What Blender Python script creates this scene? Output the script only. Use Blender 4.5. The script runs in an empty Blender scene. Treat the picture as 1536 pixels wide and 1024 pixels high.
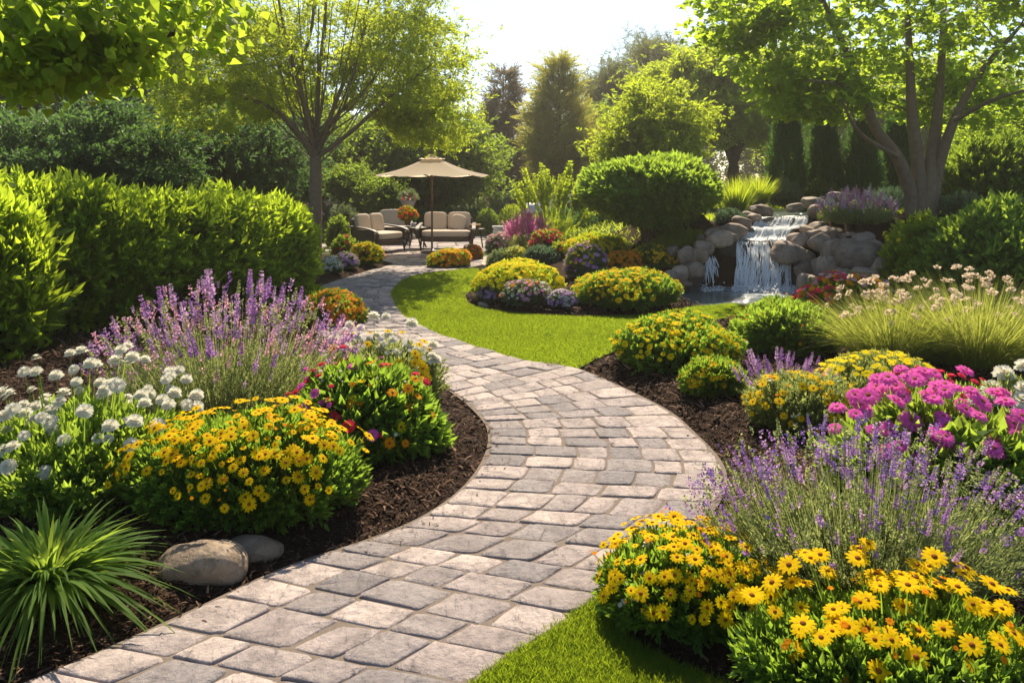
import bpy, bmesh, math, random
import numpy as np
from mathutils import Vector, Matrix

# ------------------------------------------------------------------ camera, sky, sun, exposure
SC = bpy.context.scene
COL = SC.collection
F, HOR, CAMH, CX = 1150.0, 270.0, 1.9, 768.0          # focal length in photo pixels, horizon row, eye height
cam_d = bpy.data.cameras.new('camera'); cam = bpy.data.objects.new('camera', cam_d); COL.objects.link(cam)
cam.location = (0, 0, CAMH); cam.rotation_euler = (math.radians(90), 0, 0)
cam_d.sensor_width = 36.0; cam_d.lens = 36.0*F/1536.0; cam_d.shift_y = -(512.0-HOR)/1536.0
cam_d.clip_start = 0.05; cam_d.clip_end = 2000
SC.camera = cam
SUN_EL, SUN_AZ = math.radians(50), math.radians(4)     # azimuth clockwise from +Y
W_ = bpy.data.worlds.new('World'); SC.world = W_; W_.use_nodes = True
nt = W_.node_tree; nt.nodes.clear()
sky = nt.nodes.new('ShaderNodeTexSky'); sky.sky_type = 'NISHITA'; sky.sun_disc = False
sky.sun_elevation = SUN_EL; sky.sun_rotation = SUN_AZ
sky.air_density = 1.0; sky.dust_density = 0.7; sky.ozone_density = 1.5
bg = nt.nodes.new('ShaderNodeBackground'); bg.inputs[1].default_value = 0.068
wo = nt.nodes.new('ShaderNodeOutputWorld')
nt.links.new(sky.outputs[0], bg.inputs[0]); nt.links.new(bg.outputs[0], wo.inputs[0])
sun_d = bpy.data.lights.new('sun', 'SUN'); sun_d.energy = 3.9; sun_d.angle = math.radians(0.5); sun_d.color = (1.0, 0.87, 0.66)
sun = bpy.data.objects.new('sun', sun_d); COL.objects.link(sun)
to_sun = Vector((math.sin(SUN_AZ)*math.cos(SUN_EL), math.cos(SUN_AZ)*math.cos(SUN_EL), math.sin(SUN_EL)))
sun.rotation_euler = to_sun.to_track_quat('Z', 'Y').to_euler()
sun.location = (0, 20, 30)
SC.view_settings.view_transform = 'Standard'; SC.view_settings.look = 'None'
SC.view_settings.gamma = 1.0; SC.view_settings.use_curve_mapping = False
SC.view_settings.exposure = 1.42
SC.render.engine = 'CYCLES'
cy = SC.cycles
cy.max_bounces = 8; cy.diffuse_bounces = 5; cy.glossy_bounces = 2; cy.transmission_bounces = 4
cy.transparent_max_bounces = 8; cy.volume_bounces = 0
cy.caustics_reflective = False; cy.caustics_refractive = False
cy.use_denoising = True; cy.use_adaptive_sampling = True; cy.adaptive_threshold = 0.01
cy.sample_clamp_indirect = 6.0

# ------------------------------------------------------------------ helpers
rng = np.random.default_rng(7)
random.seed(7)
def U(a, b, n=None): return rng.uniform(a, b, n)
def nrm(a): return a/np.maximum(np.linalg.norm(a, axis=-1, keepdims=True), 1e-9)
def V3(*a): return np.array(a, float)
def smooth(t):
    t = np.clip(t, 0, 1); return t*t*(3-2*t)

class MB:
    """collects vertices and faces and links them as ONE mesh object"""
    def __init__(s): s.v, s.f, s.r, s.n = [], [], [], 0
    def add(s, v, f, rnd=0.5, mat=0):
        v = np.asarray(v, float).reshape(-1, 3); f = np.asarray(f, np.int64)
        if len(v) == 0: return
        s.v.append(v); s.f.append((f+s.n, mat))
        s.r.append(np.broadcast_to(np.asarray(rnd, float), (len(v),)).copy()); s.n += len(v)
    def mesh(s, name, mats, smooth_=False, origin=(0, 0, 0)):
        me = bpy.data.meshes.new(name)
        v = np.concatenate(s.v) - np.asarray(origin, float)
        loops = np.concatenate([f.reshape(-1) for f, m in s.f])
        tot = np.concatenate([np.full(len(f), f.shape[1]) for f, m in s.f])
        mi = np.concatenate([np.full(len(f), m) for f, m in s.f])
        st = np.concatenate([[0], np.cumsum(tot)[:-1]])
        me.vertices.add(len(v)); me.loops.add(len(loops)); me.polygons.add(len(tot))
        me.vertices.foreach_set('co', v.astype(np.float32).ravel())
        me.loops.foreach_set('vertex_index', loops.astype(np.int32))
        me.polygons.foreach_set('loop_start', st.astype(np.int32))
        me.polygons.foreach_set('material_index', mi.astype(np.int32))
        me.polygons.foreach_set('use_smooth', np.full(len(tot), bool(smooth_)))
        a = me.attributes.new('rnd', 'FLOAT', 'POINT')
        a.data.foreach_set('value', np.concatenate(s.r).astype(np.float32))
        me.update(calc_edges=True)
        for m in (mats if isinstance(mats, (list, tuple)) else [mats]): me.materials.append(m)
        return me
    def build(s, name, mats, parent=None, smooth_=False, origin=None):
        if parent is not None: origin = WORLD.get(parent.name, (0, 0, 0))
        if origin is None: origin = (0, 0, 0)
        o = bpy.data.objects.new(name, s.mesh(name, mats, smooth_, origin)); COL.objects.link(o)
        if parent is not None: o.parent = parent
        else: o.location = origin
        WORLD[o.name] = tuple(origin)
        return o
WORLD = {}                                              # world position of each object's origin
def tag(o, label=None, cat=None, group=None, kind=None):
    if label: o['label'] = label
    if cat: o['category'] = cat
    if group: o['group'] = group
    if kind: o['kind'] = kind
    return o
def thing(name, label, cat, loc, group=None):
    o = bpy.data.objects.new(name, None); COL.objects.link(o); o.location = tuple(loc); o.empty_display_size = .2
    WORLD[o.name] = tuple(loc)
    return tag(o, label, cat, group)
def part_obj(name, me, parent, mat4, label=None):
    o = bpy.data.objects.new(name, me); COL.objects.link(o); o.parent = parent
    o.matrix_basis = mat4
    if label: o['label'] = label
    return o

# templates: x = width, y = along the leaf, z = normal -------------------------------------
T_LEAF = (np.array([[0, 0, 0], [.5, .42, .10], [0, 1, -.12], [-.5, .42, .10], [0, .45, -.02]]), np.array([[0, 1, 2, 4], [0, 4, 2, 3]]))
T_DIA = (np.array([[0, 0, 0], [.5, .45, .04], [0, 1, -.06], [-.5, .45, .04]]), np.array([[0, 1, 2, 3]]))
def rotz(a):
    c, s = math.cos(a), math.sin(a); return np.array([[c, -s, 0], [s, c, 0], [0, 0, 1]])
def rotx(a):
    c, s = math.cos(a), math.sin(a); return np.array([[1, 0, 0], [0, c, -s], [0, s, c]])
def roty(a):
    c, s = math.cos(a), math.sin(a); return np.array([[c, 0, s], [0, 1, 0], [-s, 0, c]])
def join_t(parts):
    vs, fs, n = [], [], 0
    for v, f in parts: vs.append(v); fs.append(f+n); n += len(v)
    return np.concatenate(vs), np.concatenate(fs)
def sprig_t(n=7, L=.5, Wd=.2, ang=50, tip=True, base=T_LEAF, seed=1):
    """a shoot along +y of unit length carrying n leaves spiralling round it"""
    r = np.random.default_rng(seed); parts = []
    for i in range(n):
        t = (i+.4)/n*.85
        a = math.radians(ang*(1-.45*t)+r.uniform(-10, 10)); az = i*2.4+r.uniform(-.3, .3)
        v = base[0]*np.array([Wd, L, L])*(1-.25*t)*r.uniform(.8, 1.15)
        v = v @ rotx(a).T
        v = v @ roty(az).T + np.array([0, t, 0])
        parts.append((v, base[1]))
    if tip: parts.append((base[0]*np.array([Wd, L, L])*.8+np.array([0, .85, 0]), base[1]))
    st = np.array([[-.012, 0, 0], [.012, 0, 0], [.006, .95, 0], [-.006, .95, 0]])
    parts.append((st, np.array([[0, 1, 2, 3]])))
    return join_t(parts)
def maple_t():
    parts = []
    for a, s in ((0, 1.0), (.85, .8), (-.85, .8)):
        v = T_DIA[0]*np.array([.55, 1, .9])*s
        v = v @ rotz(a).T
        v[:, 2] += abs(a)*.02
        parts.append((v, T_DIA[1]))
    return join_t(parts)
T_MAPLE = maple_t()
T_BROAD = (np.array([[0, 0, 0], [.36, .22, .08], [.40, .52, .10], [0, 1, -.14], [-.40, .52, .10], [-.36, .22, .08], [0, .4, -.02]]), np.array([[0, 1, 2, 6], [6, 2, 3, 4], [0, 6, 4, 5]]))
def frames(d, up):
    d = nrm(d); z = up-(up*d).sum(-1, keepdims=True)*d; z = nrm(z+1e-6); x = np.cross(d, z)
    return x, d, z
def inst(mb, T, P, d, up, s, rnd=None, mat=0, sw=None):
    """copies of template T at P, along d, facing up, scaled by s"""
    n = len(P)
    if n == 0: return
    x, y, z = frames(d, up)
    s = np.broadcast_to(np.asarray(s, float), (n,))[:, None, None]
    t = T[0]
    v = P[:, None, :] + s*(t[None, :, 0:1]*x[:, None, :] + t[None, :, 1:2]*y[:, None, :] + t[None, :, 2:3]*z[:, None, :])
    k = len(t)
    f = (T[1][None]+(np.arange(n)*k)[:, None, None]).reshape(-1, T[1].shape[1])
    if rnd is None: rnd = U(0, 1, n)
    mb.add(v.reshape(-1, 3), f, np.repeat(rnd, k), mat)
def rdir(n):
    return nrm(rng.normal(size=(n, 3)))
def blades(mb, base, u, L, w, bend, nseg=3, rnd=None, mat=0, g=None, face=None):
    """curved tapering blades: base + L (t u + t^2 bend g)"""
    n = len(base)
    if n == 0: return
    L = np.broadcast_to(np.asarray(L, float), (n,)); w = np.broadcast_to(np.asarray(w, float), (n,)); bend = np.broadcast_to(np.asarray(bend, float), (n,))
    if g is None: g = np.tile([0, 0, -1.0], (n, 1))
    if face is None: face = rdir(n)
    side = nrm(np.cross(u, face)+1e-5)
    t = np.linspace(0, 1, nseg+1)
    p = base[:, None]+L[:, None, None]*(t[None, :, None]*u[:, None]+(t**2)[None, :, None]*bend[:, None, None]*g[:, None])
    prof = np.where(t < .35, .6+t/.35*.4, 1-((t-.35)/.65)**1.6*.96)
    off = side[:, None]*(w[:, None]*prof[None, :]*.5)[..., None]
    v = np.stack([p-off, p+off], 2).reshape(n, -1, 3)
    k = 2*(nseg+1); q = np.array([[2*i, 2*i+1, 2*i+3, 2*i+2] for i in range(nseg)])
    f = (q[None]+(np.arange(n)*k)[:, None, None]).reshape(-1, 4)
    if rnd is None: rnd = U(0, 1, n)
    mb.add(v.reshape(-1, 3), f, np.repeat(rnd, k), mat)
    return p[:, -1]
def tube(mb, pts, rad, sides=6, rnd=.5, mat=0, cap=False):
    pts = np.asarray(pts, float); n = len(pts); rad = np.broadcast_to(np.asarray(rad, float), (n,))
    tan = nrm(np.gradient(pts, axis=0)); ref = V3(0, 1, 0) if abs(tan[0, 1]) < .9 else V3(1, 0, 0)
    vs = []
    for i in range(n):
        a = nrm(np.cross(tan[i], ref)); b = np.cross(tan[i], a)
        ph = np.arange(sides)*2*math.pi/sides
        vs.append(pts[i]+rad[i]*(np.cos(ph)[:, None]*a+np.sin(ph)[:, None]*b))
    v = np.concatenate(vs); f = []
    for i in range(n-1):
        for j in range(sides):
            k = (j+1) % sides; f.append([i*sides+j, i*sides+k, (i+1)*sides+k, (i+1)*sides+j])
    mb.add(v, f, rnd, mat)
    if cap:
        for e, i in ((0, 0), (1, n-1)):
            c = len(v)+0; ring = v[i*sides:(i+1)*sides]
            vv = np.concatenate([ring, [pts[i]]]); ff = [[j, (j+1) % sides, sides] for j in range(sides)]
            if e == 0: ff = [x[::-1] for x in ff]
            mb.add(vv, ff, rnd, mat)
def lathe(mb, prof, centre, seg=24, mat=0, rnd=.5):
    prof = np.asarray(prof, float); ph = np.arange(seg)*2*math.pi/seg
    v = np.stack([np.outer(prof[:, 0], np.cos(ph)), np.outer(prof[:, 0], np.sin(ph)), np.repeat(prof[:, 1:2], seg, 1)], -1).reshape(-1, 3)+np.asarray(centre, float)
    f = []
    for i in range(len(prof)-1):
        for j in range(seg):
            k = (j+1) % seg; f.append([i*seg+j, i*seg+k, (i+1)*seg+k, (i+1)*seg+j])
    mb.add(v, f, rnd, mat)
_ico = {}
def ico(sub):
    if sub not in _ico:
        bm = bmesh.new(); bmesh.ops.create_icosphere(bm, subdivisions=sub, radius=1.0)
        bm.verts.ensure_lookup_table()
        _ico[sub] = (np.array([v.co[:] for v in bm.verts]), np.array([[v.index for v in f.verts] for f in bm.faces])); bm.free()
    return _ico[sub]
def squad(c, s, p=4.0, sub=4, R=None):
    """superellipsoid (rounded box) vertices and faces"""
    d, f = ico(sub); k = (np.abs(d)**p).sum(1)**(-1/p); v = d*k[:, None]*np.asarray(s, float)/1.0
    if R is not None: v = v @ np.asarray(R).T
    return v+np.asarray(c, float), f
def boxv(c, s, R=None):
    x, y, z = np.asarray(s, float)/2
    v = np.array([[-x, -y, -z], [x, -y, -z], [x, y, -z], [-x, y, -z], [-x, -y, z], [x, -y, z], [x, y, z], [-x, y, z]])
    if R is not None: v = v @ np.asarray(R).T
    return v+np.asarray(c, float), np.array([[0, 3, 2, 1], [4, 5, 6, 7], [0, 1, 5, 4], [1, 2, 6, 5], [2, 3, 7, 6], [3, 0, 4, 7]])
def noise3(p, seed=0, f=1.0, n=7):
    """cheap smooth pseudo noise in -1..1"""
    r = np.random.default_rng(seed); out = np.zeros(len(p))
    for _ in range(n):
        k = r.normal(size=3)*f; out += np.sin(p@k+r.uniform(0, 6.28))
    return out/n*1.6

# ------------------------------------------------------------------ materials
def mat_base(name):
    m = bpy.data.materials.new(name); m.use_nodes = True; t = m.node_tree; t.nodes.clear()
    out = t.nodes.new('ShaderNodeOutputMaterial'); return m, t, out
def N(t, typ, **kw):
    n = t.nodes.new('ShaderNode'+typ)
    for k, v in kw.items(): setattr(n, k, v)
    return n
def mixc(t, a, b, fac):
    n = N(t, 'Mix', data_type='RGBA')
    for s, v in ((0, fac), (6, a), (7, b)):
        if hasattr(v, 'is_linked'): t.links.new(v, n.inputs[s])
        else: n.inputs[s].default_value = v if s == 0 else (*v[:3], 1)
    return n.outputs[2]
def noise_n(t, scale, detail=4, rough=.6, vec=None, dist=0.0):
    n = N(t, 'TexNoise'); n.inputs['Scale'].default_value = scale; n.inputs['Detail'].default_value = detail; n.inputs['Roughness'].default_value = rough; n.inputs['Distortion'].default_value = dist
    if vec is not None: t.links.new(vec, n.inputs['Vector'])
    return n.outputs[0]
def ramp(t, fac, stops):
    n = N(t, 'ValToRGB'); cr = n.color_ramp
    while len(cr.elements) < len(stops): cr.elements.new(.5)
    for e, (p, c) in zip(cr.elements, stops): e.position = p; e.color = (*c, 1)
    t.links.new(fac, n.inputs[0]); return n.outputs[0]
def objvec(t, scale=(1, 1, 1)):
    tc = N(t, 'TexCoord'); mp = N(t, 'Mapping'); mp.inputs['Scale'].default_value = scale
    t.links.new(tc.outputs['Object'], mp.inputs['Vector']); return mp.outputs[0]
def attr(t, name='rnd'):
    a = N(t, 'Attribute', attribute_name=name); return a.outputs['Fac']
def bump(t, h, strength, dist=.02):
    b = N(t, 'Bump'); b.inputs['Strength'].default_value = strength; b.inputs['Distance'].default_value = dist
    t.links.new(h, b.inputs['Height']); return b.outputs[0]
def leafmat(name, c1, c2, ct=None, fac=.42, rough=.5, spec=.22):
    """leaf with diffuse, gloss and light passing through it; colour varies from leaf to leaf"""
    m, t, out = mat_base(name)
    c = mixc(t, c1, c2, attr(t))
    p = N(t, 'BsdfPrincipled'); p.inputs['Roughness'].default_value = rough; p.inputs['Specular IOR Level'].default_value = spec
    t.links.new(c, p.inputs['Base Color'])
    tr = N(t, 'BsdfTranslucent')
    if ct is None: ct = (c2[0]*2.2, c2[1]*1.9, c2[2]*.8)
    fac = min(.62, fac+.10)
    cc = mixc(t, tuple(x*.72 for x in ct), ct, attr(t)); t.links.new(cc, tr.inputs['Color'])
    mx = N(t, 'MixShader'); mx.inputs[0].default_value = fac
    t.links.new(p.outputs[0], mx.inputs[1]); t.links.new(tr.outputs[0], mx.inputs[2]); t.links.new(mx.outputs[0], out.inputs[0])
    return m
def plain(name, c, rough=.6, spec=.4, var=.15, scale=6, bumpk=.0, metal=0.0, bscale=60):
    m, t, out = mat_base(name)
    p = N(t, 'BsdfPrincipled'); p.inputs['Roughness'].default_value = rough; p.inputs['Specular IOR Level'].default_value = spec; p.inputs['Metallic'].default_value = metal
    ov = objvec(t); nz = noise_n(t, scale, 5, .6, ov)
    cc = mixc(t, tuple(x*(1-var) for x in c), tuple(min(1, x*(1+var)) for x in c), nz); t.links.new(cc, p.inputs['Base Color'])
    if bumpk: t.links.new(bump(t, noise_n(t, bscale, 5, .6, ov), bumpk, .01), p.inputs['Normal'])
    t.links.new(p.outputs[0], out.inputs[0]); return m

M = {}
M['hedge'] = leafmat('hedge_leaf', (.06, .11, .012), (.105, .165, .016), (.60, .78, .04), .5, .42)
M['mapleaf'] = leafmat('sunny_leaf', (.055, .115, .012), (.095, .16, .015), (.58, .76, .05), .54)
M['goldleaf'] = leafmat('golden_leaf', (.07, .11, .012), (.12, .15, .014), (.68, .80, .05), .54)
M['brightleaf'] = leafmat('bright_leaf', (.05, .10, .012), (.09, .15, .016), (.60, .72, .04), .52)
M['darkleaf'] = leafmat('dark_leaf', (.03, .075, .026), (.06, .115, .036), (.16, .30, .06), .36)
M['midleaf'] = leafmat('mid_leaf', (.03, .07, .012), (.06, .11, .018), (.36, .50, .04), .46)
M['roundleaf'] = leafmat('round_shrub_leaf', (.045, .10, .018), (.08, .145, .024), (.46, .66, .06), .44, .4)
M['blueleaf'] = leafmat('blue_green_leaf', (.07, .12, .09), (.11, .17, .12), (.16, .26, .12), .3)
M['greyleaf'] = leafmat('grey_green_leaf', (.10, .14, .07), (.16, .20, .10), (.26, .34, .12), .35)
M['conifer'] = leafmat('conifer_needle', (.045, .065, .028), (.075, .095, .038), (.26, .30, .08), .4)
M['browncon'] = leafmat('brown_conifer_needle', (.06, .052, .036), (.095, .08, .05), (.30, .24, .12), .4)
M['goldcon'] = leafmat('golden_conifer_needle', (.08, .10, .022), (.12, .14, .028), (.60, .58, .08), .5)
M['cypress'] = leafmat('cypress_spray', (.03, .085, .018), (.06, .12, .026), (.16, .32, .05), .34)
M['bedleaf'] = leafmat('bed_plant_leaf', (.045, .105, .016), (.085, .16, .026), (.44, .62, .06), .45)
M['deepbed'] = leafmat('deep_bed_leaf', (.03, .085, .014), (.06, .125, .022), (.38, .58, .05), .42, .35)
M['palebed'] = leafmat('pale_bed_leaf', (.10, .16, .05), (.16, .22, .08), (.46, .52, .14), .42)
M['strap'] = leafmat('strap_leaf', (.045, .10, .016), (.09, .16, .03), (.40, .56, .06), .42, .6, .08)
M['grassblade'] = leafmat('lawn_blade', (.04, .10, .010), (.105, .17, .018), (.40, .52, .025), .5, .5)
M['ornament'] = leafmat('ornamental_blade', (.11, .16, .03), (.19, .23, .05), (.52, .56, .09), .45)
M['lavstem'] = leafmat('lavender_stem', (.12, .17, .07), (.20, .24, .11), (.46, .52, .16), .4)
def petal(name, c1, c2, ct=None, fac=.42): return leafmat(name, c1, c2, ct or tuple(min(.95, x*1.1) for x in c2), fac, .75, .05)
M['yellow'] = petal('yellow_petal', (.84, .50, .002), (.92, .64, .004))
M['lemon'] = petal('lemon_petal', (.84, .62, .004), (.90, .74, .01))
M['orange'] = petal('orange_petal', (.72, .22, .004), (.85, .36, .01))
M['white'] = petal('white_petal', (.66, .64, .52), (.78, .76, .66))
M['magenta'] = petal('magenta_petal', (.60, .06, .36), (.84, .20, .58))
M['red'] = petal('red_petal', (.62, .02, .05), (.75, .06, .12))
M['pink'] = petal('pink_petal', (.62, .22, .36), (.78, .42, .52))
M['purple'] = petal('purple_petal', (.22, .09, .38), (.42, .20, .52))
M['lilac'] = petal('lilac_petal', (.42, .20, .52), (.62, .38, .62))
M['violet'] = petal('violet_petal', (.14, .07, .34), (.30, .18, .50))
M['cream'] = petal('cream_seed_head', (.62, .48, .32), (.76, .62, .46))
M['eye'] = plain('flower_eye', (.20, .065, .008), .8, .1)
M['eyegold'] = plain('golden_flower_eye', (.48, .20, .01), .8, .1)
M['bark'] = plain('grey_bark', (.17, .125, .085), .85, .15, .4, 9, .9, bscale=28)
M['darkbark'] = plain('dark_bark', (.07, .05, .035), .9, .1, .4, 9, .8, bscale=28)

def m_stone(name, c1, c2, c3, scale=3.0, wet=.0):
    m, t, out = mat_base(name); ov = objvec(t)
    oi = N(t, 'ObjectInfo'); add = N(t, 'VectorMath', operation='ADD'); t.links.new(ov, add.inputs[0]); 
    mul = N(t, 'Math', operation='MULTIPLY'); mul.inputs[1].default_value = 40; t.links.new(oi.outputs['Random'], mul.inputs[0]); t.links.new(mul.outputs[0], add.inputs[1])
    v = add.outputs[0]
    n1 = noise_n(t, scale, 6, .6, v, .6); n2 = noise_n(t, scale*5, 6, .7, v)
    c = ramp(t, n1, [(.3, c1), (.52, c2), (.7, c3)])
    c = mixc(t, c, tuple(x*.45 for x in c1), ramp(t, n2, [(.5, (0, 0, 0)), (.75, (.75, .75, .75))]))
    hsv = N(t, 'HueSaturation'); t.links.new(c, hsv.inputs['Color'])
    mr = N(t, 'MapRange'); mr.inputs[3].default_value = .7; mr.inputs[4].default_value = 1.25; t.links.new(oi.outputs['Random'], mr.inputs[0]); t.links.new(mr.outputs[0], hsv.inputs['Value'])
    p = N(t, 'BsdfPrincipled'); p.inputs['Roughness'].default_value = .75-.45*wet; p.inputs['Specular IOR Level'].default_value = .35
    t.links.new(hsv.outputs[0], p.inputs['Base Color'])
    t.links.new(bump(t, noise_n(t, scale*7, 8, .65, v), .55, .03), p.inputs['Normal'])
    t.links.new(p.outputs[0], out.inputs[0]); return m
M['rock'] = m_stone('river_rock', (.13, .095, .072), (.24, .18, .135), (.34, .255, .19), 2.2)
M['tanrock'] = m_stone('tan_boulder', (.14, .10, .068), (.25, .18, .12), (.34, .26, .18), 5)
M['wetrock'] = m_stone('wet_rock', (.03, .028, .025), (.055, .048, .04), (.09, .075, .06), 3, .9)
M['lilacrock'] = m_stone('lilac_grey_rock', (.30, .24, .26), (.42, .34, .37), (.50, .43, .44), 9)

def m_paver():
    m, t, out = mat_base('paving_stone'); r = attr(t); ov = objvec(t)
    sc = N(t, 'VectorMath', operation='SCALE'); sc.inputs['Scale'].default_value = 1.0
    cmb = N(t, 'CombineXYZ'); mul = N(t, 'Math', operation='MULTIPLY'); mul.inputs[1].default_value = 53; t.links.new(r, mul.inputs[0]); t.links.new(mul.outputs[0], cmb.inputs[2])
    add = N(t, 'VectorMath', operation='ADD'); t.links.new(ov, add.inputs[0]); t.links.new(cmb.outputs[0], add.inputs[1]); v = add.outputs[0]
    c = ramp(t, r, [(0, (.19, .17, .172)), (.22, (.25, .22, .215)), (.45, (.33, .275, .26)), (.68, (.41, .34, .31)), (.88, (.46, .38, .345)), (1, (.27, .225, .215))])
    n1 = noise_n(t, 5, 6, .62, v, .8)
    c = mixc(t, c, (.15, .125, .12), ramp(t, n1, [(.42, (0, 0, 0)), (.70, (.75, .75, .75))]))
    mp = N(t, 'Mapping'); mp.inputs['Scale'].default_value = (9, 3.0, 6); mp.inputs['Rotation'].default_value = (0, 0, .6); t.links.new(v, mp.inputs[0])
    n2 = noise_n(t, 2.2, 8, .7, mp.outputs[0], 1.2)
    c = mixc(t, c, (.07, .06, .06), ramp(t, n2, [(.56, (0, 0, 0)), (.68, (.7, .7, .7))]))
    p = N(t, 'BsdfPrincipled'); p.inputs['Roughness'].default_value = .75; p.inputs['Specular IOR Level'].default_value = .15
    t.links.new(c, p.inputs['Base Color'])
    ad = N(t, 'Math', operation='ADD'); t.links.new(n2, ad.inputs[0]); t.links.new(noise_n(t, 26, 6, .6, v), ad.inputs[1])
    t.links.new(bump(t, ad.outputs[0], .9, .02), p.inputs['Normal'])
    t.links.new(p.outputs[0], out.inputs[0]); return m
M['paver'] = m_paver()
M['sand'] = plain('joint_sand', (.17, .135, .11), .95, .1, .35, 60, .6, bscale=250)
def m_mulch():
    m, t, out = mat_base('bark_mulch'); ov = objvec(t, (1, 1, 1))
    n = noise_n(t, 38, 6, .7, ov, 1.5)
    c = ramp(t, n, [(.35, (.014, .008, .005)), (.55, (.050, .028, .018)), (.75, (.10, .058, .036))])
    p = N(t, 'BsdfPrincipled'); p.inputs['Roughness'].default_value = .9; p.inputs['Specular IOR Level'].default_value = .05
    t.links.new(c, p.inputs['Base Color']); t.links.new(bump(t, n, 1.0, .04), p.inputs['Normal']); t.links.new(p.outputs[0], out.inputs[0]); return m
M['mulch'] = m_mulch()
def m_chip():
    m, t, out = mat_base('mulch_chip'); r = attr(t)
    c = ramp(t, r, [(0, (.016, .009, .006)), (.5, (.046, .025, .016)), (.85, (.095, .053, .033)), (1, (.22, .13, .08))])
    p = N(t, 'BsdfPrincipled'); p.inputs['Roughness'].default_value = .8; p.inputs['Specular IOR Level'].default_value = .08
    t.links.new(c, p.inputs['Base Color']); t.links.new(p.outputs[0], out.inputs[0]); return m
M['chip'] = m_chip()
M['turf'] = plain('turf', (.045, .095, .012), .9, .1, .35, 7, .8, bscale=80)
M['soil'] = plain('far_ground_cover', (.035, .055, .014), .95, .1, .5, 2, .8, bscale=20)
M['gravel'] = plain('pale_gravel', (.42, .33, .27), .9, .2, .3, 40, .8, bscale=90)

# ------------------------------------------------------------------ ground plan (metres; camera stands at the origin and looks along +Y)
def g0(px, py, z=0.0):
    Y = F*(CAMH-z)/(py-HOR); return ((px-CX)/F*Y, Y)
PAIRS = [((-4.6, .3), (-3.6, -.6)), ((-3.2, 1.5), (-2.2, .7)), ((-2.35, 2.3), (-1.1, 1.85)), (g0(70, 1024), (-.476, 2.55)), (g0(270, 935), g0(720, 1024)), (g0(430, 860), g0(840, 948)),
    (g0(560, 815), g0(950, 865)), (g0(640, 780), g0(1030, 810)), (g0(700, 735), g0(1078, 755)), (g0(730, 690), g0(1082, 705)), (g0(735, 655), g0(1040, 655)),
    (g0(722, 630), g0(985, 612)), (g0(685, 597), g0(865, 557)), (g0(640, 572), g0(790, 545)), ((-1.6, 8.0), g0(700, 518)), ((-2.3, 9.3), g0(650, 500)),
    ((-2.9, 10.7), g0(605, 474)), ((-3.3, 12.2), g0(590, 450)), (g0(474, 434), g0(589, 438)), (g0(541, 412), g0(610, 420)), (g0(585, 400), g0(645, 411)), (g0(643, 395.5), g0(690, 405.5)), (g0(700, 388), g0(738, 397)), (g0(760, 384), g0(775, 392))]
def catmull(pts, n=10):
    p = np.array(pts, float); p = np.vstack([2*p[0]-p[1], p, 2*p[-1]-p[-2]]); out = []
    for i in range(1, len(p)-2):
        for t in np.arange(n)/n:
            a, b, c, d = p[i-1], p[i], p[i+1], p[i+2]
            out.append(.5*((2*b)+(-a+c)*t+(2*a-5*b+4*c-d)*t*t+(-a+3*b-3*c+d)*t**3))
    out.append(p[-2]); return np.array(out)
LE = catmull([a for a, b in PAIRS]); RE = catmull([b for a, b in PAIRS])
path_poly = np.vstack([LE, RE[::-1]])
iR0 = 12*10                                              # index on RE where the lawn begins
lawn_poly = np.vstack([RE[iR0:21*10+1], [g0(717, 404), g0(722, 412), g0(712, 430), g0(697, 447), g0(702, 457), g0(735, 467), g0(800, 474), g0(870, 478), g0(950, 476),
    g0(1010, 468), g0(1040, 463), g0(1100, 458), g0(1140, 462), g0(1125, 474), g0(1060, 487), g0(940, 522), g0(895, 541)]])
jR = 6*10+5
fore_poly = np.vstack([RE[0:jR], [g0(905, 903), g0(915, 935), g0(945, 968), g0(1010, 1003), g0(1090, 1035), (.95, 2.4), (.7, 1.2), (-1.5, -.5)]])
patio_poly = np.array([g0(600, 397.5), g0(560, 390), g0(520, 384), (-5.6, 21), (-5.4, 25.5), (-.9, 25.5), (-.6, 22), g0(722, 376), g0(705, 386), g0(650, 395)])
back_lawn = np.array([(-.55, 20.5), (-.5, 25.5), (-5.5, 26), (-5.5, 30), (1.5, 30), (2.0, 22), (.8, 19.5)])
POND_C, POND_R = np.array([3.72, 12.75]), np.array([1.75, 1.22])
def inside(poly, x, y):
    r = np.zeros(np.shape(x), bool); n = len(poly); j = n-1
    for i in range(n):
        xi, yi = poly[i]; xj, yj = poly[j]
        c = ((yi > y) != (yj > y)) & (x < (xj-xi)*(y-yi)/((yj-yi) if yj != yi else 1e-9)+xi)
        r ^= c; j = i
    return r
def sdist(poly, x, y):
    d = np.full(np.shape(x), 1e9); n = len(poly)
    for i in range(n):
        a, b = poly[i], poly[(i+1) % n]; ab = b-a; l2 = max(ab@ab, 1e-12)
        t = np.clip(((x-a[0])*ab[0]+(y-a[1])*ab[1])/l2, 0, 1)
        d = np.minimum(d, np.hypot(x-a[0]-t*ab[0], y-a[1]-t*ab[1]))
    return np.where(inside(poly, x, y), -d, d)
def hill(x, y):
    e0 = np.interp(x, [1, 2.5, 5, 5.8, 20], [12.4, 13.3, 13.75, 12.5, 12.2]); w = np.interp(x, [1, 2.5, 3, 5, 5.8, 20], [5, 3.4, 1.9, 1.5, 1.2, 1.6])
    top = np.interp(x, [0, 1, 2.5, 3.5, 5, 9, 14], [0, .3, .8, 1.1, 1.12, 1.1, 1.0])
    return top*smooth((y-e0)/w)
def geo(a, b, n): return a*(b/a)**(np.arange(1, n+1)/n)
xs = np.concatenate([-geo(6, 320, 22)[::-1], np.arange(-6, -3.5, .1), np.arange(-3.5, 3.2, .04), np.arange(3.2, 9, .1), geo(9, 320, 22)])
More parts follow.
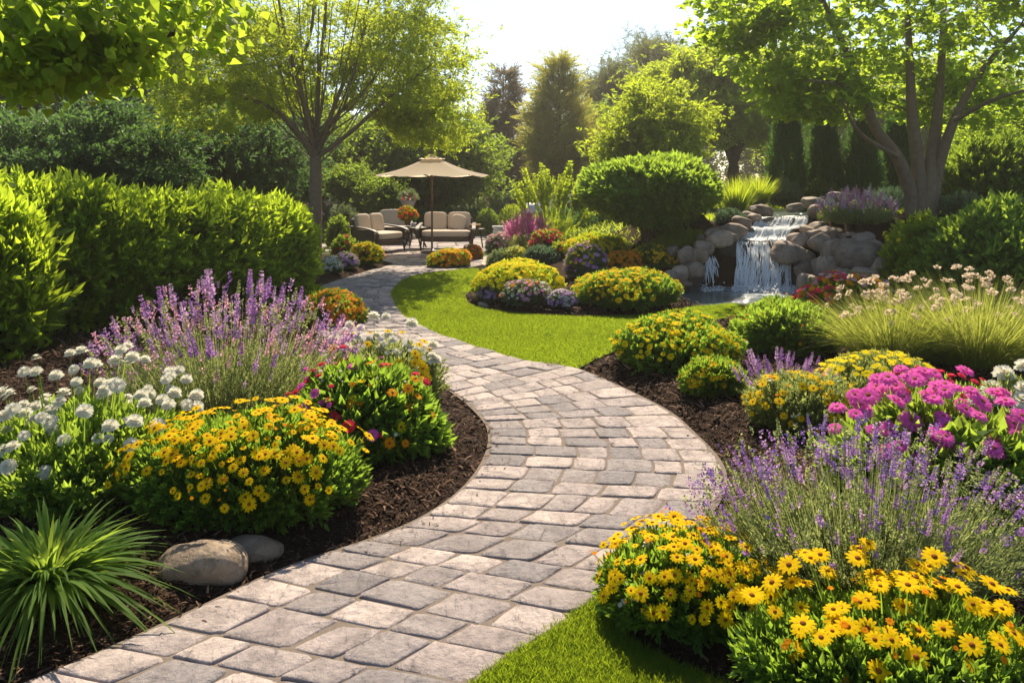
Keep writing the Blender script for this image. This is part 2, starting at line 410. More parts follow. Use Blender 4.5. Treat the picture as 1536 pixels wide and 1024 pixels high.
ys = np.concatenate([np.linspace(-30, 1.2, 10), np.arange(1.5, 9, .04), np.arange(9, 18, .1), np.arange(18, 30, .4), geo(30, 420, 24)])
GX, GY = np.meshgrid(xs, ys, indexing='ij')
fx, fy = GX.ravel(), GY.ravel()
D = np.minimum.reduce([sdist(p, fx, fy) for p in (path_poly, lawn_poly, fore_poly, patio_poly)])
pond_e = np.hypot((fx-POND_C[0])/POND_R[0], (fy-POND_C[1])/POND_R[1])
bumpy = noise3(np.stack([fx, fy, 0*fx], 1), 3, 5.0)*.012+noise3(np.stack([fx, fy, 0*fx], 1), 4, 16.0)*.006
near = smooth((24-fy)/6)*smooth((14-np.abs(fx))/5)
GZ = np.where(D < 0, -.035, .115*smooth(D/.42)*near+bumpy*smooth(D/.1)*near)
GZ = GZ+hill(fx, fy)*(D > -.02)
GZ = np.where(pond_e < 1.12, np.minimum(GZ, -.02-.38*smooth((1.12-pond_e)/.5)), GZ)
_py = np.array([13.58, 13.74, 13.83, 13.93, 14.32, 14.43, 14.78, 14.9, 15.2, 18.0]); _pz = np.array([-.06, .5, .72, .775, .83, .965, 1.0, 1.14, 1.172, 1.165])
chan = (fx > 3.85) & (fx < 5.95+np.clip(fy-15, 0, 3)*.4) & (fy > 13.3) & (fy < 17.6)
GZ = np.where(chan, np.minimum(GZ, np.interp(fy, _py, _pz)-.10), GZ)
GZ = GZ.reshape(GX.shape)
def hgt(x, y):
    x = np.atleast_1d(np.asarray(x, float)); y = np.atleast_1d(np.asarray(y, float))
    i = np.clip(np.searchsorted(xs, x)-1, 0, len(xs)-2); j = np.clip(np.searchsorted(ys, y)-1, 0, len(ys)-2)
    a = np.clip((x-xs[i])/(xs[i+1]-xs[i]), 0, 1); b = np.clip((y-ys[j])/(ys[j+1]-ys[j]), 0, 1)
    return GZ[i, j]*(1-a)*(1-b)+GZ[i+1, j]*a*(1-b)+GZ[i, j+1]*(1-a)*b+GZ[i+1, j+1]*a*b
def G(px, py):
    """point of the ground seen at a photo pixel"""
    Y = np.arange(2.2, 60, .02); X = (px-CX)/F*Y; Z = CAMH-(py-HOR)/F*Y
    hit = np.nonzero(Z <= np.maximum(hgt(X, Y), 0))[0]
    k = hit[0] if len(hit) else len(Y)-1
    return V3(X[k], Y[k], max(hgt(X[k], Y[k])[0], 0))
def Wp(px, py, Y): return V3((px-CX)/F*Y, Y, CAMH-(py-HOR)/F*Y)

# ground sheet
nx, ny = GX.shape
idx = np.arange(nx*ny).reshape(nx, ny)
q = np.stack([idx[:-1, :-1], idx[1:, :-1], idx[1:, 1:], idx[:-1, 1:]], -1).reshape(-1, 4)
cxm = (GX[:-1, :-1]+GX[1:, 1:])/2; cym = (GY[:-1, :-1]+GY[1:, 1:])/2
bedmask = (((cxm > -4.2) & (cxm < 9) & (cym < 16.5)) | ((cxm > -4.8) & (cxm < 1.0) & (cym < 18.5))).ravel() & (cym.ravel() > 0)
mb = MB(); mb.add(np.stack([GX, GY, GZ], -1).reshape(-1, 3), q[bedmask], .5, 0)
mb.f.append((q[~bedmask], 1))
tag(mb.build('ground', [M['mulch'], M['soil']], smooth_=True), kind='structure')
def sheet(name, poly, z, mat, skirt=.06):
    bm = bmesh.new(); vs = [bm.verts.new((x, y, z)) for x, y in poly]; f = bm.faces.new(vs)
    if f.normal.z < 0: f.normal_flip()
    lo = [bm.verts.new((x, y, z-skirt)) for x, y in poly]
    for i in range(len(vs)): j = (i+1) % len(vs); bm.faces.new((vs[i], vs[j], lo[j], lo[i]))
    bmesh.ops.triangulate(bm, faces=[f]); bmesh.ops.recalc_face_normals(bm, faces=bm.faces)
    me = bpy.data.meshes.new(name); bm.to_mesh(me); bm.free(); me.materials.append(mat)
    o = bpy.data.objects.new(name, me); COL.objects.link(o); tag(o, kind='structure'); return o
def off_poly(poly, keep): return poly
sheet('lawn', lawn_poly, .018, M['turf'])
sheet('lawn', fore_poly, .018, M['turf'])
sheet('lawn', back_lawn, .05+.0, M['turf'])
# gravel walk that leads on from the path, between the small bed and the island bed
gw = np.array([g0(722, 405), g0(726, 395), g0(741, 386), g0(775, 381), g0(850, 378), g0(850, 384), g0(790, 390), g0(765, 400), g0(738, 410)])
gwb = MB()
gwz = .135

# paving ---------------------------------------------------------------------------------
def paver_mesh(mb, mapf, s0, s1, t0, t1, w, h, n=20, zt=.036):
    """one stone filling [s0,s1]x[t0,t1] of mapf, w x h metres"""
    gap = .004
    ph = np.arange(n)*2*math.pi/n; e = random.uniform(4.6, 10.0)
    cx = np.sign(np.cos(ph))*np.abs(np.cos(ph))**(2/e); cy_ = np.sign(np.sin(ph))*np.abs(np.sin(ph))**(2/e)
    wob = 1+.04*np.sin(ph*2+random.uniform(0, 6))+.03*np.sin(ph*5+random.uniform(0, 6))+rng.normal(0, .014, n)
    kx, ky = (1-gap/w*2*.8), (1-gap/h*2*.8)
    cx = np.clip(cx*wob*kx*1.0, -kx, kx); cy_ = np.clip(cy_*wob*ky, -ky, ky)
    dz = random.uniform(-.003, .004); tx, ty = random.uniform(-.004, .004), random.uniform(-.004, .004)
    rings = [(1.0, -.05), (1.0, zt-.010), (1-.006/min(w, h), zt-.003), (1-.020/min(w, h), zt), (.5, zt+.0005)]
    vs = []
    for k, z in rings:
        tt = (t0+t1)/2+(t1-t0)/2*cx*k; ss = (s0+s1)/2+(s1-s0)/2*cy_*k
        xy = mapf(ss, tt)
        zz = z+(dz+tx*cx*k+ty*cy_*k if z > 0 else 0)+(rng.normal(0, .0014, n) if z > 0 else 0)
        vs.append(np.column_stack([xy, zz*np.ones(n)]))
    c = mapf(np.array([(s0+s1)/2]), np.array([(t0+t1)/2]))
    vs.append(np.column_stack([c, [zt+dz]]))
    v = np.concatenate(vs); r = random.random()
    q = [[i*n+j, i*n+(j+1) % n, (i+1)*n+(j+1) % n, (i+1)*n+j] for i in range(len(rings)-1) for j in range(n)]
    b = (len(rings)-1)*n
    mb.add(v, q, r); mb.f.append((np.array([[b+j, b+(j+1) % n, len(v)-1] for j in range(n)])+mb.n-len(v), 0))
midl = (LE+RE)/2; seg = np.r_[0, np.cumsum(np.linalg.norm(np.diff(midl, axis=0), axis=1))]
wid = np.linalg.norm(RE-LE, axis=1)
def pmap(s, t):
    L = np.column_stack([np.interp(s, seg, LE[:, 0]), np.interp(s, seg, LE[:, 1])]); R = np.column_stack([np.interp(s, seg, RE[:, 0]), np.interp(s, seg, RE[:, 1])])
    return L+(R-L)*np.asarray(t)[:, None]
path_root = bpy.data.objects.new('path', None)
mb = MB(); nst = len(LE)
bed = np.concatenate([np.column_stack([LE+(LE-RE)*.012, np.full(nst, .029)]), np.column_stack([RE+(RE-LE)*.012, np.full(nst, .029)])])
mb.add(bed, [[i, nst+i, nst+i+1, i+1] for i in range(nst-1)], .5, 1)
s = 1.2; row = 0
while s < seg[-1]-.3:
    h = random.choice([.19, .22, .26]) if s < 9 else random.choice([.24, .27])
    w = float(np.interp(s+h/2, seg, wid))
    cuts = [0, random.uniform(.26, .34)/w]
    while cuts[-1] < 1-.50/w: cuts.append(cuts[-1]+random.uniform(.18, .33)/w)
    if 1-cuts[-1] > .42/w: cuts.append((cuts[-1]+1)/2+random.uniform(-.03, .03))
    cuts.append(1)
    for a, b in zip(cuts[:-1], cuts[1:]): paver_mesh(mb, pmap, s, s+h, a, b, (b-a)*w, h)
    s += h; row += 1
po = mb.build('path', [M['paver'], M['sand']], smooth_=True); tag(po, kind='structure')
mb = MB()
def patmap(s, t): return np.column_stack([t, s])
pz = np.column_stack([patio_poly, np.full(len(patio_poly), .010)])
for yy in np.arange(17.0, 25.5, .45):
    xx = -6+random.uniform(0, .3)
    while xx < -.3:
        ww = random.uniform(.4, .6)
        if inside(patio_poly, np.array([xx+ww/2]), np.array([yy+.22]))[0] and not inside(path_poly, np.array([xx+ww/2]), np.array([yy+.22]))[0]:
            paver_mesh(mb, patmap, yy, yy+.45, xx, xx+ww, ww, .45, 12, .030)
        xx += ww
tag(mb.build('patio_pavement', [M['paver']], smooth_=True), kind='structure')
sheet('patio_base', patio_poly, .008, M['sand'])

# grass blades and mulch chips --------------------------------------------------------------
def scatter(poly, n, dens=None):
    lo, hi = poly.min(0), poly.max(0); out = []
    while sum(map(len, out)) < n:
        x = U(lo[0], hi[0], n*2); y = U(lo[1], hi[1], n*2); k = inside(poly, x, y)
        if dens is not None: k &= U(0, 1, n*2) < dens(x, y)
        out.append(np.column_stack([x[k], y[k]]))
    return np.concatenate(out)[:n]
def grass(poly, n, L, w, z, dens=None, lean=.45):
    mb = MB(); p = scatter(poly, n, dens); b = np.column_stack([p, np.full(n, z)])
    a = U(0, 6.283, n); u = nrm(np.column_stack([np.cos(a)*lean*U(.2, 1, n), np.sin(a)*lean*U(.2, 1, n), np.ones(n)]))
    patch = .5+.5*noise3(np.column_stack([p, np.zeros(n)]), 9, 1.6)
    hl = L*U(.6, 1.25, n)*(.85+.3*np.clip(patch, 0, 1))
    blades(mb, b, u, hl, w*U(.7, 1.2, n), U(.05, .45, n), 2, np.clip(U(0, 1, n)*.5+.7*(patch-.2), 0, 1), g=np.column_stack([np.cos(a), np.sin(a), -.4*np.ones(n)]))
    return mb
g1 = grass(lawn_poly, 150000, .036, .0062, .015, lambda x, y: np.clip((8.6/y)**1.3, .3, 1)).build('grass', M['grassblade']); tag(g1, kind='stuff')
vis_fore = np.array([g0(700, 1040), *[tuple(RE[k]) for k in range(42, jR)], g0(905, 903), g0(915, 935), g0(945, 968), g0(1010, 1003), g0(1090, 1035), (.95, 2.4), (.0, 2.2)])
g2 = grass(vis_fore, 42000, .042, .0038, .015).build('grass', M['grassblade']); tag(g2, kind='stuff')
g3 = grass(back_lawn, 9000, .06, .02, .045).build('grass', M['grassblade']); tag(g3, kind='stuff')
# fringe of longer blades along the lawn's cut edges
mb = MB()
for e, dens, L in ((RE[iR0:205], 900, .055), (RE[42:jR+4], 2600, .05)):
    sl = np.r_[0, np.cumsum(np.linalg.norm(np.diff(e, axis=0), axis=1))]; n = int(sl[-1]*dens); t = U(0, sl[-1], n)
    b = np.column_stack([np.interp(t, sl, e[:, 0]), np.interp(t, sl, e[:, 1]), np.full(n, .012)]); b[:, :2] += rng.normal(0, .012, (n, 2))
    a = U(0, 6.283, n); u = nrm(np.column_stack([np.cos(a)*.5, np.sin(a)*.5, np.ones(n)]))
    blades(mb, b, u, L*U(.6, 1.2, n), .005, U(.1, .7, n), 2)
tag(mb.build('grass', M['grassblade']), kind='stuff')

T_CHIP = (np.array([[-.5, 0, 0], [.5, .02, 0], [.35, .5, .10], [-.45, .5, .12], [.25, 1, 0], [-.12, 1.0, .02]]), np.array([[0, 1, 2, 3], [3, 2, 4, 5]]))
def chips():
    n = 700000
    y = 2.6*(13/2.6)**U(0, 1, n); x = np.where(U(0, 1, n) < .8, U(-.75, .75, n), U(-1.7, 1.7, n))*y
    k = (D_at(x, y) > .0) & (np.hypot((x-POND_C[0])/POND_R[0], (y-POND_C[1])/POND_R[1]) > 1.05) & (x > -5.5) & (x < 8.5)
    x, y = x[k][:125000], y[k][:125000]; n = len(x)
    mb = MB(); z = hgt(x, y)+U(0, .014, n)
    a = U(0, 6.283, n); d = np.column_stack([np.cos(a), np.sin(a), U(-.35, .5, n)])
    L = np.clip(rng.lognormal(0, .45, n), .4, 2.6)*.036*np.clip(y/5, .8, 2.2)
    T = (T_CHIP[0]*np.array([.22, 1, 1]), T_CHIP[1])
    inst(mb, T, np.column_stack([x, y, z]), d, np.column_stack([U(-.5, .5, n), U(-.5, .5, n), np.ones(n)]), L, U(0, 1, n)**1.6)
    return mb
def spilled():
    mb = MB(); n = 420; k = rng.integers(40, 190, n); side = U(0, 1, n) < .6; k2 = np.where(side, k, np.clip(k, 80, 125))
    e = np.where(side[:, None], LE[k2], RE[k2]); o = np.where(side[:, None], RE[k2]-LE[k2], LE[k2]-RE[k2]); o = nrm(o)
    p = e+o*np.abs(rng.normal(0, .06, n))[:, None]+rng.normal(0, .05, (n, 2)); a = U(0, 6.283, n)
    inst(mb, (T_CHIP[0]*np.array([.22, 1, 1]), T_CHIP[1]), np.column_stack([p, np.full(n, .040)]), np.column_stack([np.cos(a), np.sin(a), 0*a]), np.tile([0, 0, 1.0], (n, 1)), .026*U(.5, 1.5, n), U(.2, 1, n))
    tag(mb.build('mulch_chips', M['chip']), kind='stuff')
spilled()
_Dg = D.reshape(GX.shape)
def D_at(x, y):
    i = np.clip(np.searchsorted(xs, x)-1, 0, len(xs)-2); j = np.clip(np.searchsorted(ys, y)-1, 0, len(ys)-2)
    a = np.clip((x-xs[i])/(xs[i+1]-xs[i]), 0, 1); b = np.clip((y-ys[j])/(ys[j+1]-ys[j]), 0, 1)
    return _Dg[i, j]*(1-a)*(1-b)+_Dg[i+1, j]*a*(1-b)+_Dg[i, j+1]*(1-a)*b+_Dg[i+1, j+1]*a*b
tag(chips().build('mulch_chips', M['chip']), kind='stuff')

# ------------------------------------------------------------------ plant builders
def ell_pts(n, zmin=-.42, lump=.10, depth=.12, seed=0):
    """points near the surface of a lumpy unit dome, with outward normals"""
    d = rdir(int(n*2.4)); d = d[d[:, 2] > zmin][:n]
    r = 1+lump*noise3(d, seed, 3.2)-np.abs(rng.normal(0, depth, len(d)))
    return d*r[:, None], d
def dome(c, rx, ry, h, n, **k):
    p, d = ell_pts(n, **k); cz = .32*h
    P = np.column_stack([c[0]+p[:, 0]*rx, c[1]+p[:, 1]*ry, c[2]+cz+p[:, 2]*(h-cz)])
    nn = nrm(d/np.array([rx, ry, h-cz])); return P, nn
SPRIG = sprig_t(7, .55, .24, 55, seed=1)
SPRIG_H = sprig_t(8, .58, .25, 64, seed=7)
SPRIG_N = sprig_t(9, .5, .13, 48, seed=2)                  # narrow leaves
SPRIG_B = sprig_t(6, .75, .42, 62, seed=3)                 # broad leaves
SPRIG_D = sprig_t(7, .5, .2, 50, base=T_DIA, seed=4)       # simpler, for far plants
NEEDLE = sprig_t(12, .35, .07, 42, base=T_DIA, seed=5)

def ring(n, r0, r1, wd, tilt, z0=0.0, a0=0.0, droop=.0, notch=False):
    """n petals of three rows each round a centre"""
    vs, fs = [], []
    for i in range(n):
        a = a0+i*2*math.pi/n+random.uniform(-.07, .07); L = (r1-r0)*random.uniform(.92, 1.06)
        row = [(0, .45), (.45, 1.0), (.8, .9), (1.0, .35)]
        v = []
        for t, k in row:
            z = z0+L*t*math.sin(tilt)-droop*L*t*t+random.uniform(-.02, .02)*r1; rr = r0+L*t*math.cos(tilt)
            for sgn in (-1, 1): v.append([rr, sgn*wd*k/2, z+.06*wd*(k)])
        v = np.array(v) @ rotz(a).T; b = len(vs)*8
        fs += [[b+2*k, b+2*k+1, b+2*k+3, b+2*k+2] for k in range(3)]; vs.append(v)
    return np.concatenate(vs), np.array(fs)
def flower_head(kind):
    """petals (and the eye unless it is a sub-part) of a flower of radius 1 facing +z"""
    mb = MB()
    if kind == 'daisy':
        v, f = ring(13, .14, 1.0, .30, math.radians(8), 0, 0, .20); mb.add(v, f, U(0, 1, len(v)))
    elif kind == 'small':
        v, f = ring(8, .10, 1.0, .54, math.radians(10), 0, 0, .2); mb.add(v, f, U(0, 1, len(v)))
    elif kind == 'zinnia':
        for n, r1, ti, z in ((17, 1.0, -8, 0), (14, .72, 10, .05)):
            v, f = ring(n, .12, r1, .40*r1+.06, math.radians(ti), z, random.random(), .12); mb.add(v, f, U(0, 1, len(v)))
    elif kind == 'daisy2':
        for n, r1, ti, z, w in ((15, 1.0, -8, 0, .32), (11, .78, 12, .05, .26)):
            v, f = ring(n, .14, r1, w, math.radians(ti), z, random.random(), .14); mb.add(v, f, U(0, 1, len(v)))
    elif kind == 'pompom':
        for n, r1, ti, z in ((16, 1.0, -10, 0), (14, .9, 16, .10), (12, .72, 40, .2), (8, .48, 62, .32), (5, .25, 78, .42)):
            v, f = ring(n, .08, r1, .34*r1+.05, math.radians(ti), z, random.random(), .10); mb.add(v, f, U(0, 1, len(v)))
    return mb
def eye_mb(r=.24, h=.16):
    mb = MB(); lathe(mb, [[0.001, h], [r*.6, h*.85], [r, h*.3], [r*.95, -.05]], (0, 0, 0), 9); return mb
_fm = {}
def flower_meshes(kind, mat, eye=None, split=False):
    k = (kind, mat, eye, split)
    if k not in _fm:
        out = []
        for _ in range(3):
            mb = flower_head(kind)
            if eye and not split:
                e = eye_mb(.30 if kind == 'small' else .22)
                for (f, m), v, r in zip(e.f, e.v, e.r): mb.add(v, f, r, 1)
            out.append(mb.mesh('flower_head', [M[mat]]+([M[eye]] if eye and not split else [])))
        em = eye_mb().mesh('flower_eye', [M[eye]], True) if (split and eye) else None
        _fm[k] = (out, em)
    return _fm[k]
def orient(n, spin):
    q = Vector(n).to_track_quat('Z', 'Y'); return q.to_matrix().to_4x4() @ Matrix.Rotation(spin, 4, 'Z')
def put_flowers(root, P, nn, size, kind, mat, eye=None, split=False, limit=100, name='flower_head', rest_name='blossoms'):
    """flower heads as parts: the ones that show largest are objects, the rest is one part"""
    if len(P) == 0: return
    size = np.broadcast_to(size, (len(P),)); o0 = np.array(WORLD[root.name])
    tocam = nrm(np.array([0, 0, CAMH])-P); vis = (nn*tocam).sum(1)
    order = np.argsort(-(size/np.linalg.norm(P-np.array([0, 0, CAMH]), axis=1)*(.6+np.clip(vis, -.3, 1))))
    ms, em = flower_meshes(kind, mat, eye, split)
    for i in order[:limit]:
        m4 = Matrix.Translation(Vector(P[i]-o0)) @ orient(nn[i], random.uniform(0, 6.28)) @ Matrix.Scale(float(size[i]), 4)
        o = part_obj(name, random.choice(ms), root, m4)
        if em: part_obj('flower_eye', em, o, Matrix.Identity(4))
    r = order[limit:]
    if len(r):
        mb = MB(); hd = flower_head('small' if kind in ('daisy', 'small') else kind); tv = np.concatenate(hd.v)
        for f, m in hd.f:
            pass
        tf = np.concatenate([f for f, m in hd.f])
        # rows of quads only
        T = (tv[:, [0, 2, 1]]*np.array([1, 1, -1]), tf)      # flower axis along +y
        inst(mb, T, P[r], nn[r], rdir(len(r)), size[r])
        mats = [M[mat]]
        if eye:
            e = eye_mb(.3); ev = np.concatenate(e.v); ef = np.concatenate([f for f, m in e.f])
            inst(mb, (ev[:, [0, 2, 1]]*np.array([1, 1, -1]), ef), P[r], nn[r], rdir(len(r)), size[r], mat=1); mats.append(M[eye])
        tag(mb.build(rest_name, mats, root), kind='stuff')

def bush(label, cat, px, py, wpx, top, leaf='bedleaf', flowers=(), depth=.85, n=1500, T=SPRIG, ls=.09, name='flowering_plant', group=None, lump=.15, upb=.5, zmin=-.42, hscale=1.0, Y=None, shell=.15):
    """a mounded plant: photo column of its middle, row of its foot, width and top row give place and size"""
    b = G(px, py) if Y is None else np.array([(px-CX)/F*Y, Y, max(hgt((px-CX)/F*Y, Y)[0], 0)])
    rx = wpx/2*b[1]/F*.95; ry = rx*depth; c = b.copy()
    if Y is None: c[1] += ry*.85; c[0] = (px-CX)/F*c[1]; rx *= c[1]/b[1]
    c[2] = max(hgt(c[0], c[1])[0], 0)-.02
    h = max(CAMH-(top-HOR)*c[1]/F-c[2], .12)*hscale
    root = thing(name, label, cat, c, group)
    P, nn = dome(c, rx, ry, h, n, zmin=zmin, lump=lump, depth=shell, seed=int(px))
    d = nrm(nn+np.array([0, 0, upb])+rng.normal(0, .35, (len(P), 3)))
    mb = MB(); L = ls*U(.65, 1.25, len(P))
    inst(mb, T, P-d*L[:, None]*.55, d, nn+rng.normal(0, .5, (len(P), 3)), L)
    ni = n//3                                            # leaves and stems inside the mound
    Pi, ni_ = dome(c, rx*.7, ry*.7, h*.72, ni, zmin=-.45, lump=.05, depth=.3)
    inst(mb, T, Pi, nrm(ni_+np.array([0, 0, .8])), rdir(len(Pi)), ls*1.3, U(0, .6, len(Pi)))
    k = 24; e = P[rng.choice(len(P), k)]; st = np.tile(c, (k, 1))+np.column_stack([rng.normal(0, rx*.08, k), rng.normal(0, ry*.08, k), np.zeros(k)])
    for a, z in zip(st, e): tube(mb, [a, (a+z)/2+np.array([0, 0, .15*h]), z], [.006, .005, .002], 4, .3)
    todo = []
    for fl in flowers:
        kind, mat, eye, cnt, size = fl[:5]; opt = fl[5] if len(fl) > 5 else {}
        Pf, nf = dome(c, rx*1.02, ry*1.02, h*1.03, cnt*3, zmin=opt.get('zmin', -.1), lump=lump, depth=.035, seed=int(px))
        w = np.clip((Pf[:, 2]-c[2])/h, .05, 1)**opt.get('bias', .8)
        if 'side' in opt: w *= 1/(1+np.exp(-6*opt['side']*(Pf[:, 0]-c[0])/rx))
        if 'band' in opt: a, b_ = opt['band']; zz = (Pf[:, 2]-c[2])/h; w *= (zz > a) & (zz < b_)
        w *= np.clip(.55+noise3((Pf-c)/rx, int(px)+cnt, 4.0), .06, 1); w /= w.sum(); k = rng.choice(len(Pf), int((w > 0).sum()), replace=False, p=w)
        keep = []
        for q in k:
            if len(keep) >= cnt: break
            if not keep or np.min(((Pf[keep]-Pf[q])**2).sum(1)) > (size*random.choice((.35, 1.1, 1.3)))**2: keep.append(q)
        k = np.array(keep)
        Pf, nf = Pf[k], nf[k]
        lift = opt.get('lift', .25)*ls*U(.3, 1.4, len(Pf))
        fd = nrm(nf*opt.get('out', .9)+np.array([0, -.25, opt.get('up', .6)])+rng.normal(0, .22, (len(Pf), 3)))
        Pf = Pf+nrm(nf+np.array([0, 0, .6]))*lift[:, None]
        if b[1] < 8: blades(mb, Pf-fd*.12, fd, .12, .006, 0, 2)
        todo.append((Pf, fd, size*U(.5, 1.2, len(Pf)), kind, mat, eye, opt))
    mb.build('foliage', M[leaf], root)
    for Pf, fd, sz, kind, mat, eye, opt in todo: put_flowers(root, Pf, fd, sz, kind, mat, eye, opt.get('split', False), opt.get('limit', 100))
    return root

def spike_mesh(mat, stem, n=8, k=6, seed=0):
    """a flower spike of unit length along +z: whorls of florets that thin out upward"""
    r = np.random.default_rng(seed); mb = MB()
    P, d = [], []
    for i in range(n):
        z = .12+.86*i/n+r.uniform(-.02, .02)
        for j in range(k):
            a = j*6.283/k+r.uniform(-.4, .4)+i; rr = .03
            P.append([rr*math.cos(a), rr*math.sin(a), z]); d.append([math.cos(a), math.sin(a), r.uniform(.4, 1.1)])
    P, d = np.array(P), np.array(d)
    inst(mb, (T_DIA[0]*np.array([.75, 1, 1]), T_DIA[1]), P, d, r.normal(size=(len(P), 3)), np.linspace(.15, .07, n).repeat(k), r.uniform(0, 1, len(P)))
    tube(mb, [[0, 0, 0], [0, 0, .5], [0, 0, 1]], [.016, .013, .008], 4, .5, 1)
    return mb.mesh('flower_spike', [M[mat], M[stem]])
_spk = {}
def spikes(mat, stem='lavstem', n=8, k=6):
    if (mat, n) not in _spk: _spk[(mat, n)] = [spike_mesh(mat, stem, n, k, i) for i in range(3)]
    return _spk[(mat, n)]
def lavender(label, px, py, wpx, top, nstem, mats, sp_len=.10, name='lavender', cat='lavender', group=None, spread=.55, depth=.6, fol='lavstem', Lr=(.62, 1.05), tall=0, tallmats=('lilac',), tall_h=1.25, stem_w=.0035, foln=2600, sp_n=8, limit=100, part='flower_spike'):
    b = G(px, py); rx = wpx/2*b[1]/F; ry = rx*depth; c = b.copy(); c[1] += ry*.6; c[0] = (px-CX)/F*c[1]; c[2] = max(hgt(c[0], c[1])[0], 0)-.02
    h = CAMH-(top-HOR)*c[1]/F-c[2]
    root = thing(name, label, cat, c, group); mb = MB()
    def fan(n, lr):
        r = np.sqrt(U(0, 1, n)); a = U(0, 6.283, n); o = np.column_stack([np.cos(a)*r, np.sin(a)*r])
        base = np.column_stack([c[0]+o[:, 0]*rx*(1-spread), c[1]+o[:, 1]*ry*(1-spread), np.full(n, c[2])])
        tipz = h*U(*lr, n)*(1-.42*r**2.2)
        tip = np.column_stack([c[0]+o[:, 0]*rx*1.0, c[1]+o[:, 1]*ry*1.0, c[2]+tipz])+rng.normal(0, .02, (n, 3))
        v = tip-base; L = np.linalg.norm(v, axis=1); return base, v/L[:, None], L
    base, u, L = fan(nstem, Lr)
    up = np.tile([0, 0, 1.0], (nstem, 1)); u0 = nrm(u-up*.18)
    tips = blades(mb, base, u0, L, stem_w, .18, 4, g=up)
    # leafy lower half
    base2, u2, L2 = fan(foln, (.35, .75)); k = U(.25, 1, foln)
    inst(mb, SPRIG_N, base2+u2*(L2*k)[:, None], nrm(u2+rng.normal(0, .25, (foln, 3))), rdir(foln), .075*U(.6, 1.2, foln)*max(1, c[1]/5)**.5)
    dirs = nrm(u+up*.25+rng.normal(0, .08, (nstem, 3)))
    allP, allD, allM, allS = [tips], [dirs], [rng.choice(len(mats), nstem)], [sp_len*U(.6, 1.35, nstem)]
    sp = [x for m in mats for x in [spikes(m, fol, sp_n)]]
    if tall:
        base, u, L = fan(tall, (tall_h*.9, tall_h)); tips2 = blades(mb, base, u, L, stem_w*1.3, 0, 4)
        sp += [spikes(m, fol, 11) for m in tallmats]
        allP.append(tips2-u*.05); allD.append(u); allM.append(len(mats)+rng.choice(len(tallmats), tall)); allS.append(sp_len*U(1.7, 2.5, tall))
    mb.build('foliage', M[fol], root)
    P, Dr, Mi, S = map(np.concatenate, (allP, allD, allM, allS))
    order = np.argsort(-(S*(1-.35*(P[:, 1]-c[1])/ry)*(.5+(P[:, 2]-c[2])/h)))
    o0 = np.array(WORLD[root.name])
    for i in order[:limit]:
        part_obj(part, random.choice(sp[Mi[i]]), root, Matrix.Translation(Vector(P[i]-o0)) @ orient(Dr[i], random.uniform(0, 6)) @ Matrix.Scale(float(S[i]), 4))
    rest = MB(); ml = list(mats)+(list(tallmats) if tall else [])
    for i in order[limit:]:
        pass
    r = order[limit:]; sub = 0
    for mi, m in enumerate(ml):
        q = r[Mi[r] == mi]
        if len(q) == 0: continue
        nq = len(q); w = 16
        t = U(0.1, 1, (nq, w)); a = U(0, 6.283, (nq, w))
        x, y, z = frames(Dr[q], rdir(nq))
        pp = P[q][:, None]+S[q][:, None, None]*(t[..., None]*Dr[q][:, None]+.03*(np.cos(a)[..., None]*x[:, None]+np.sin(a)[..., None]*z[:, None]))
        dd = Dr[q][:, None]*.7+np.cos(a)[..., None]*x[:, None]+np.sin(a)[..., None]*z[:, None]
        inst(rest, (T_DIA[0]*np.array([.9, 1, 1]), T_DIA[1]), pp.reshape(-1, 3), dd.reshape(-1, 3), rdir(nq*w), np.repeat(S[q]*.17, w), mat=mi)
    if rest.n: tag(rest.build('spikes', [M[m] for m in ml], root), kind='stuff')
    return root

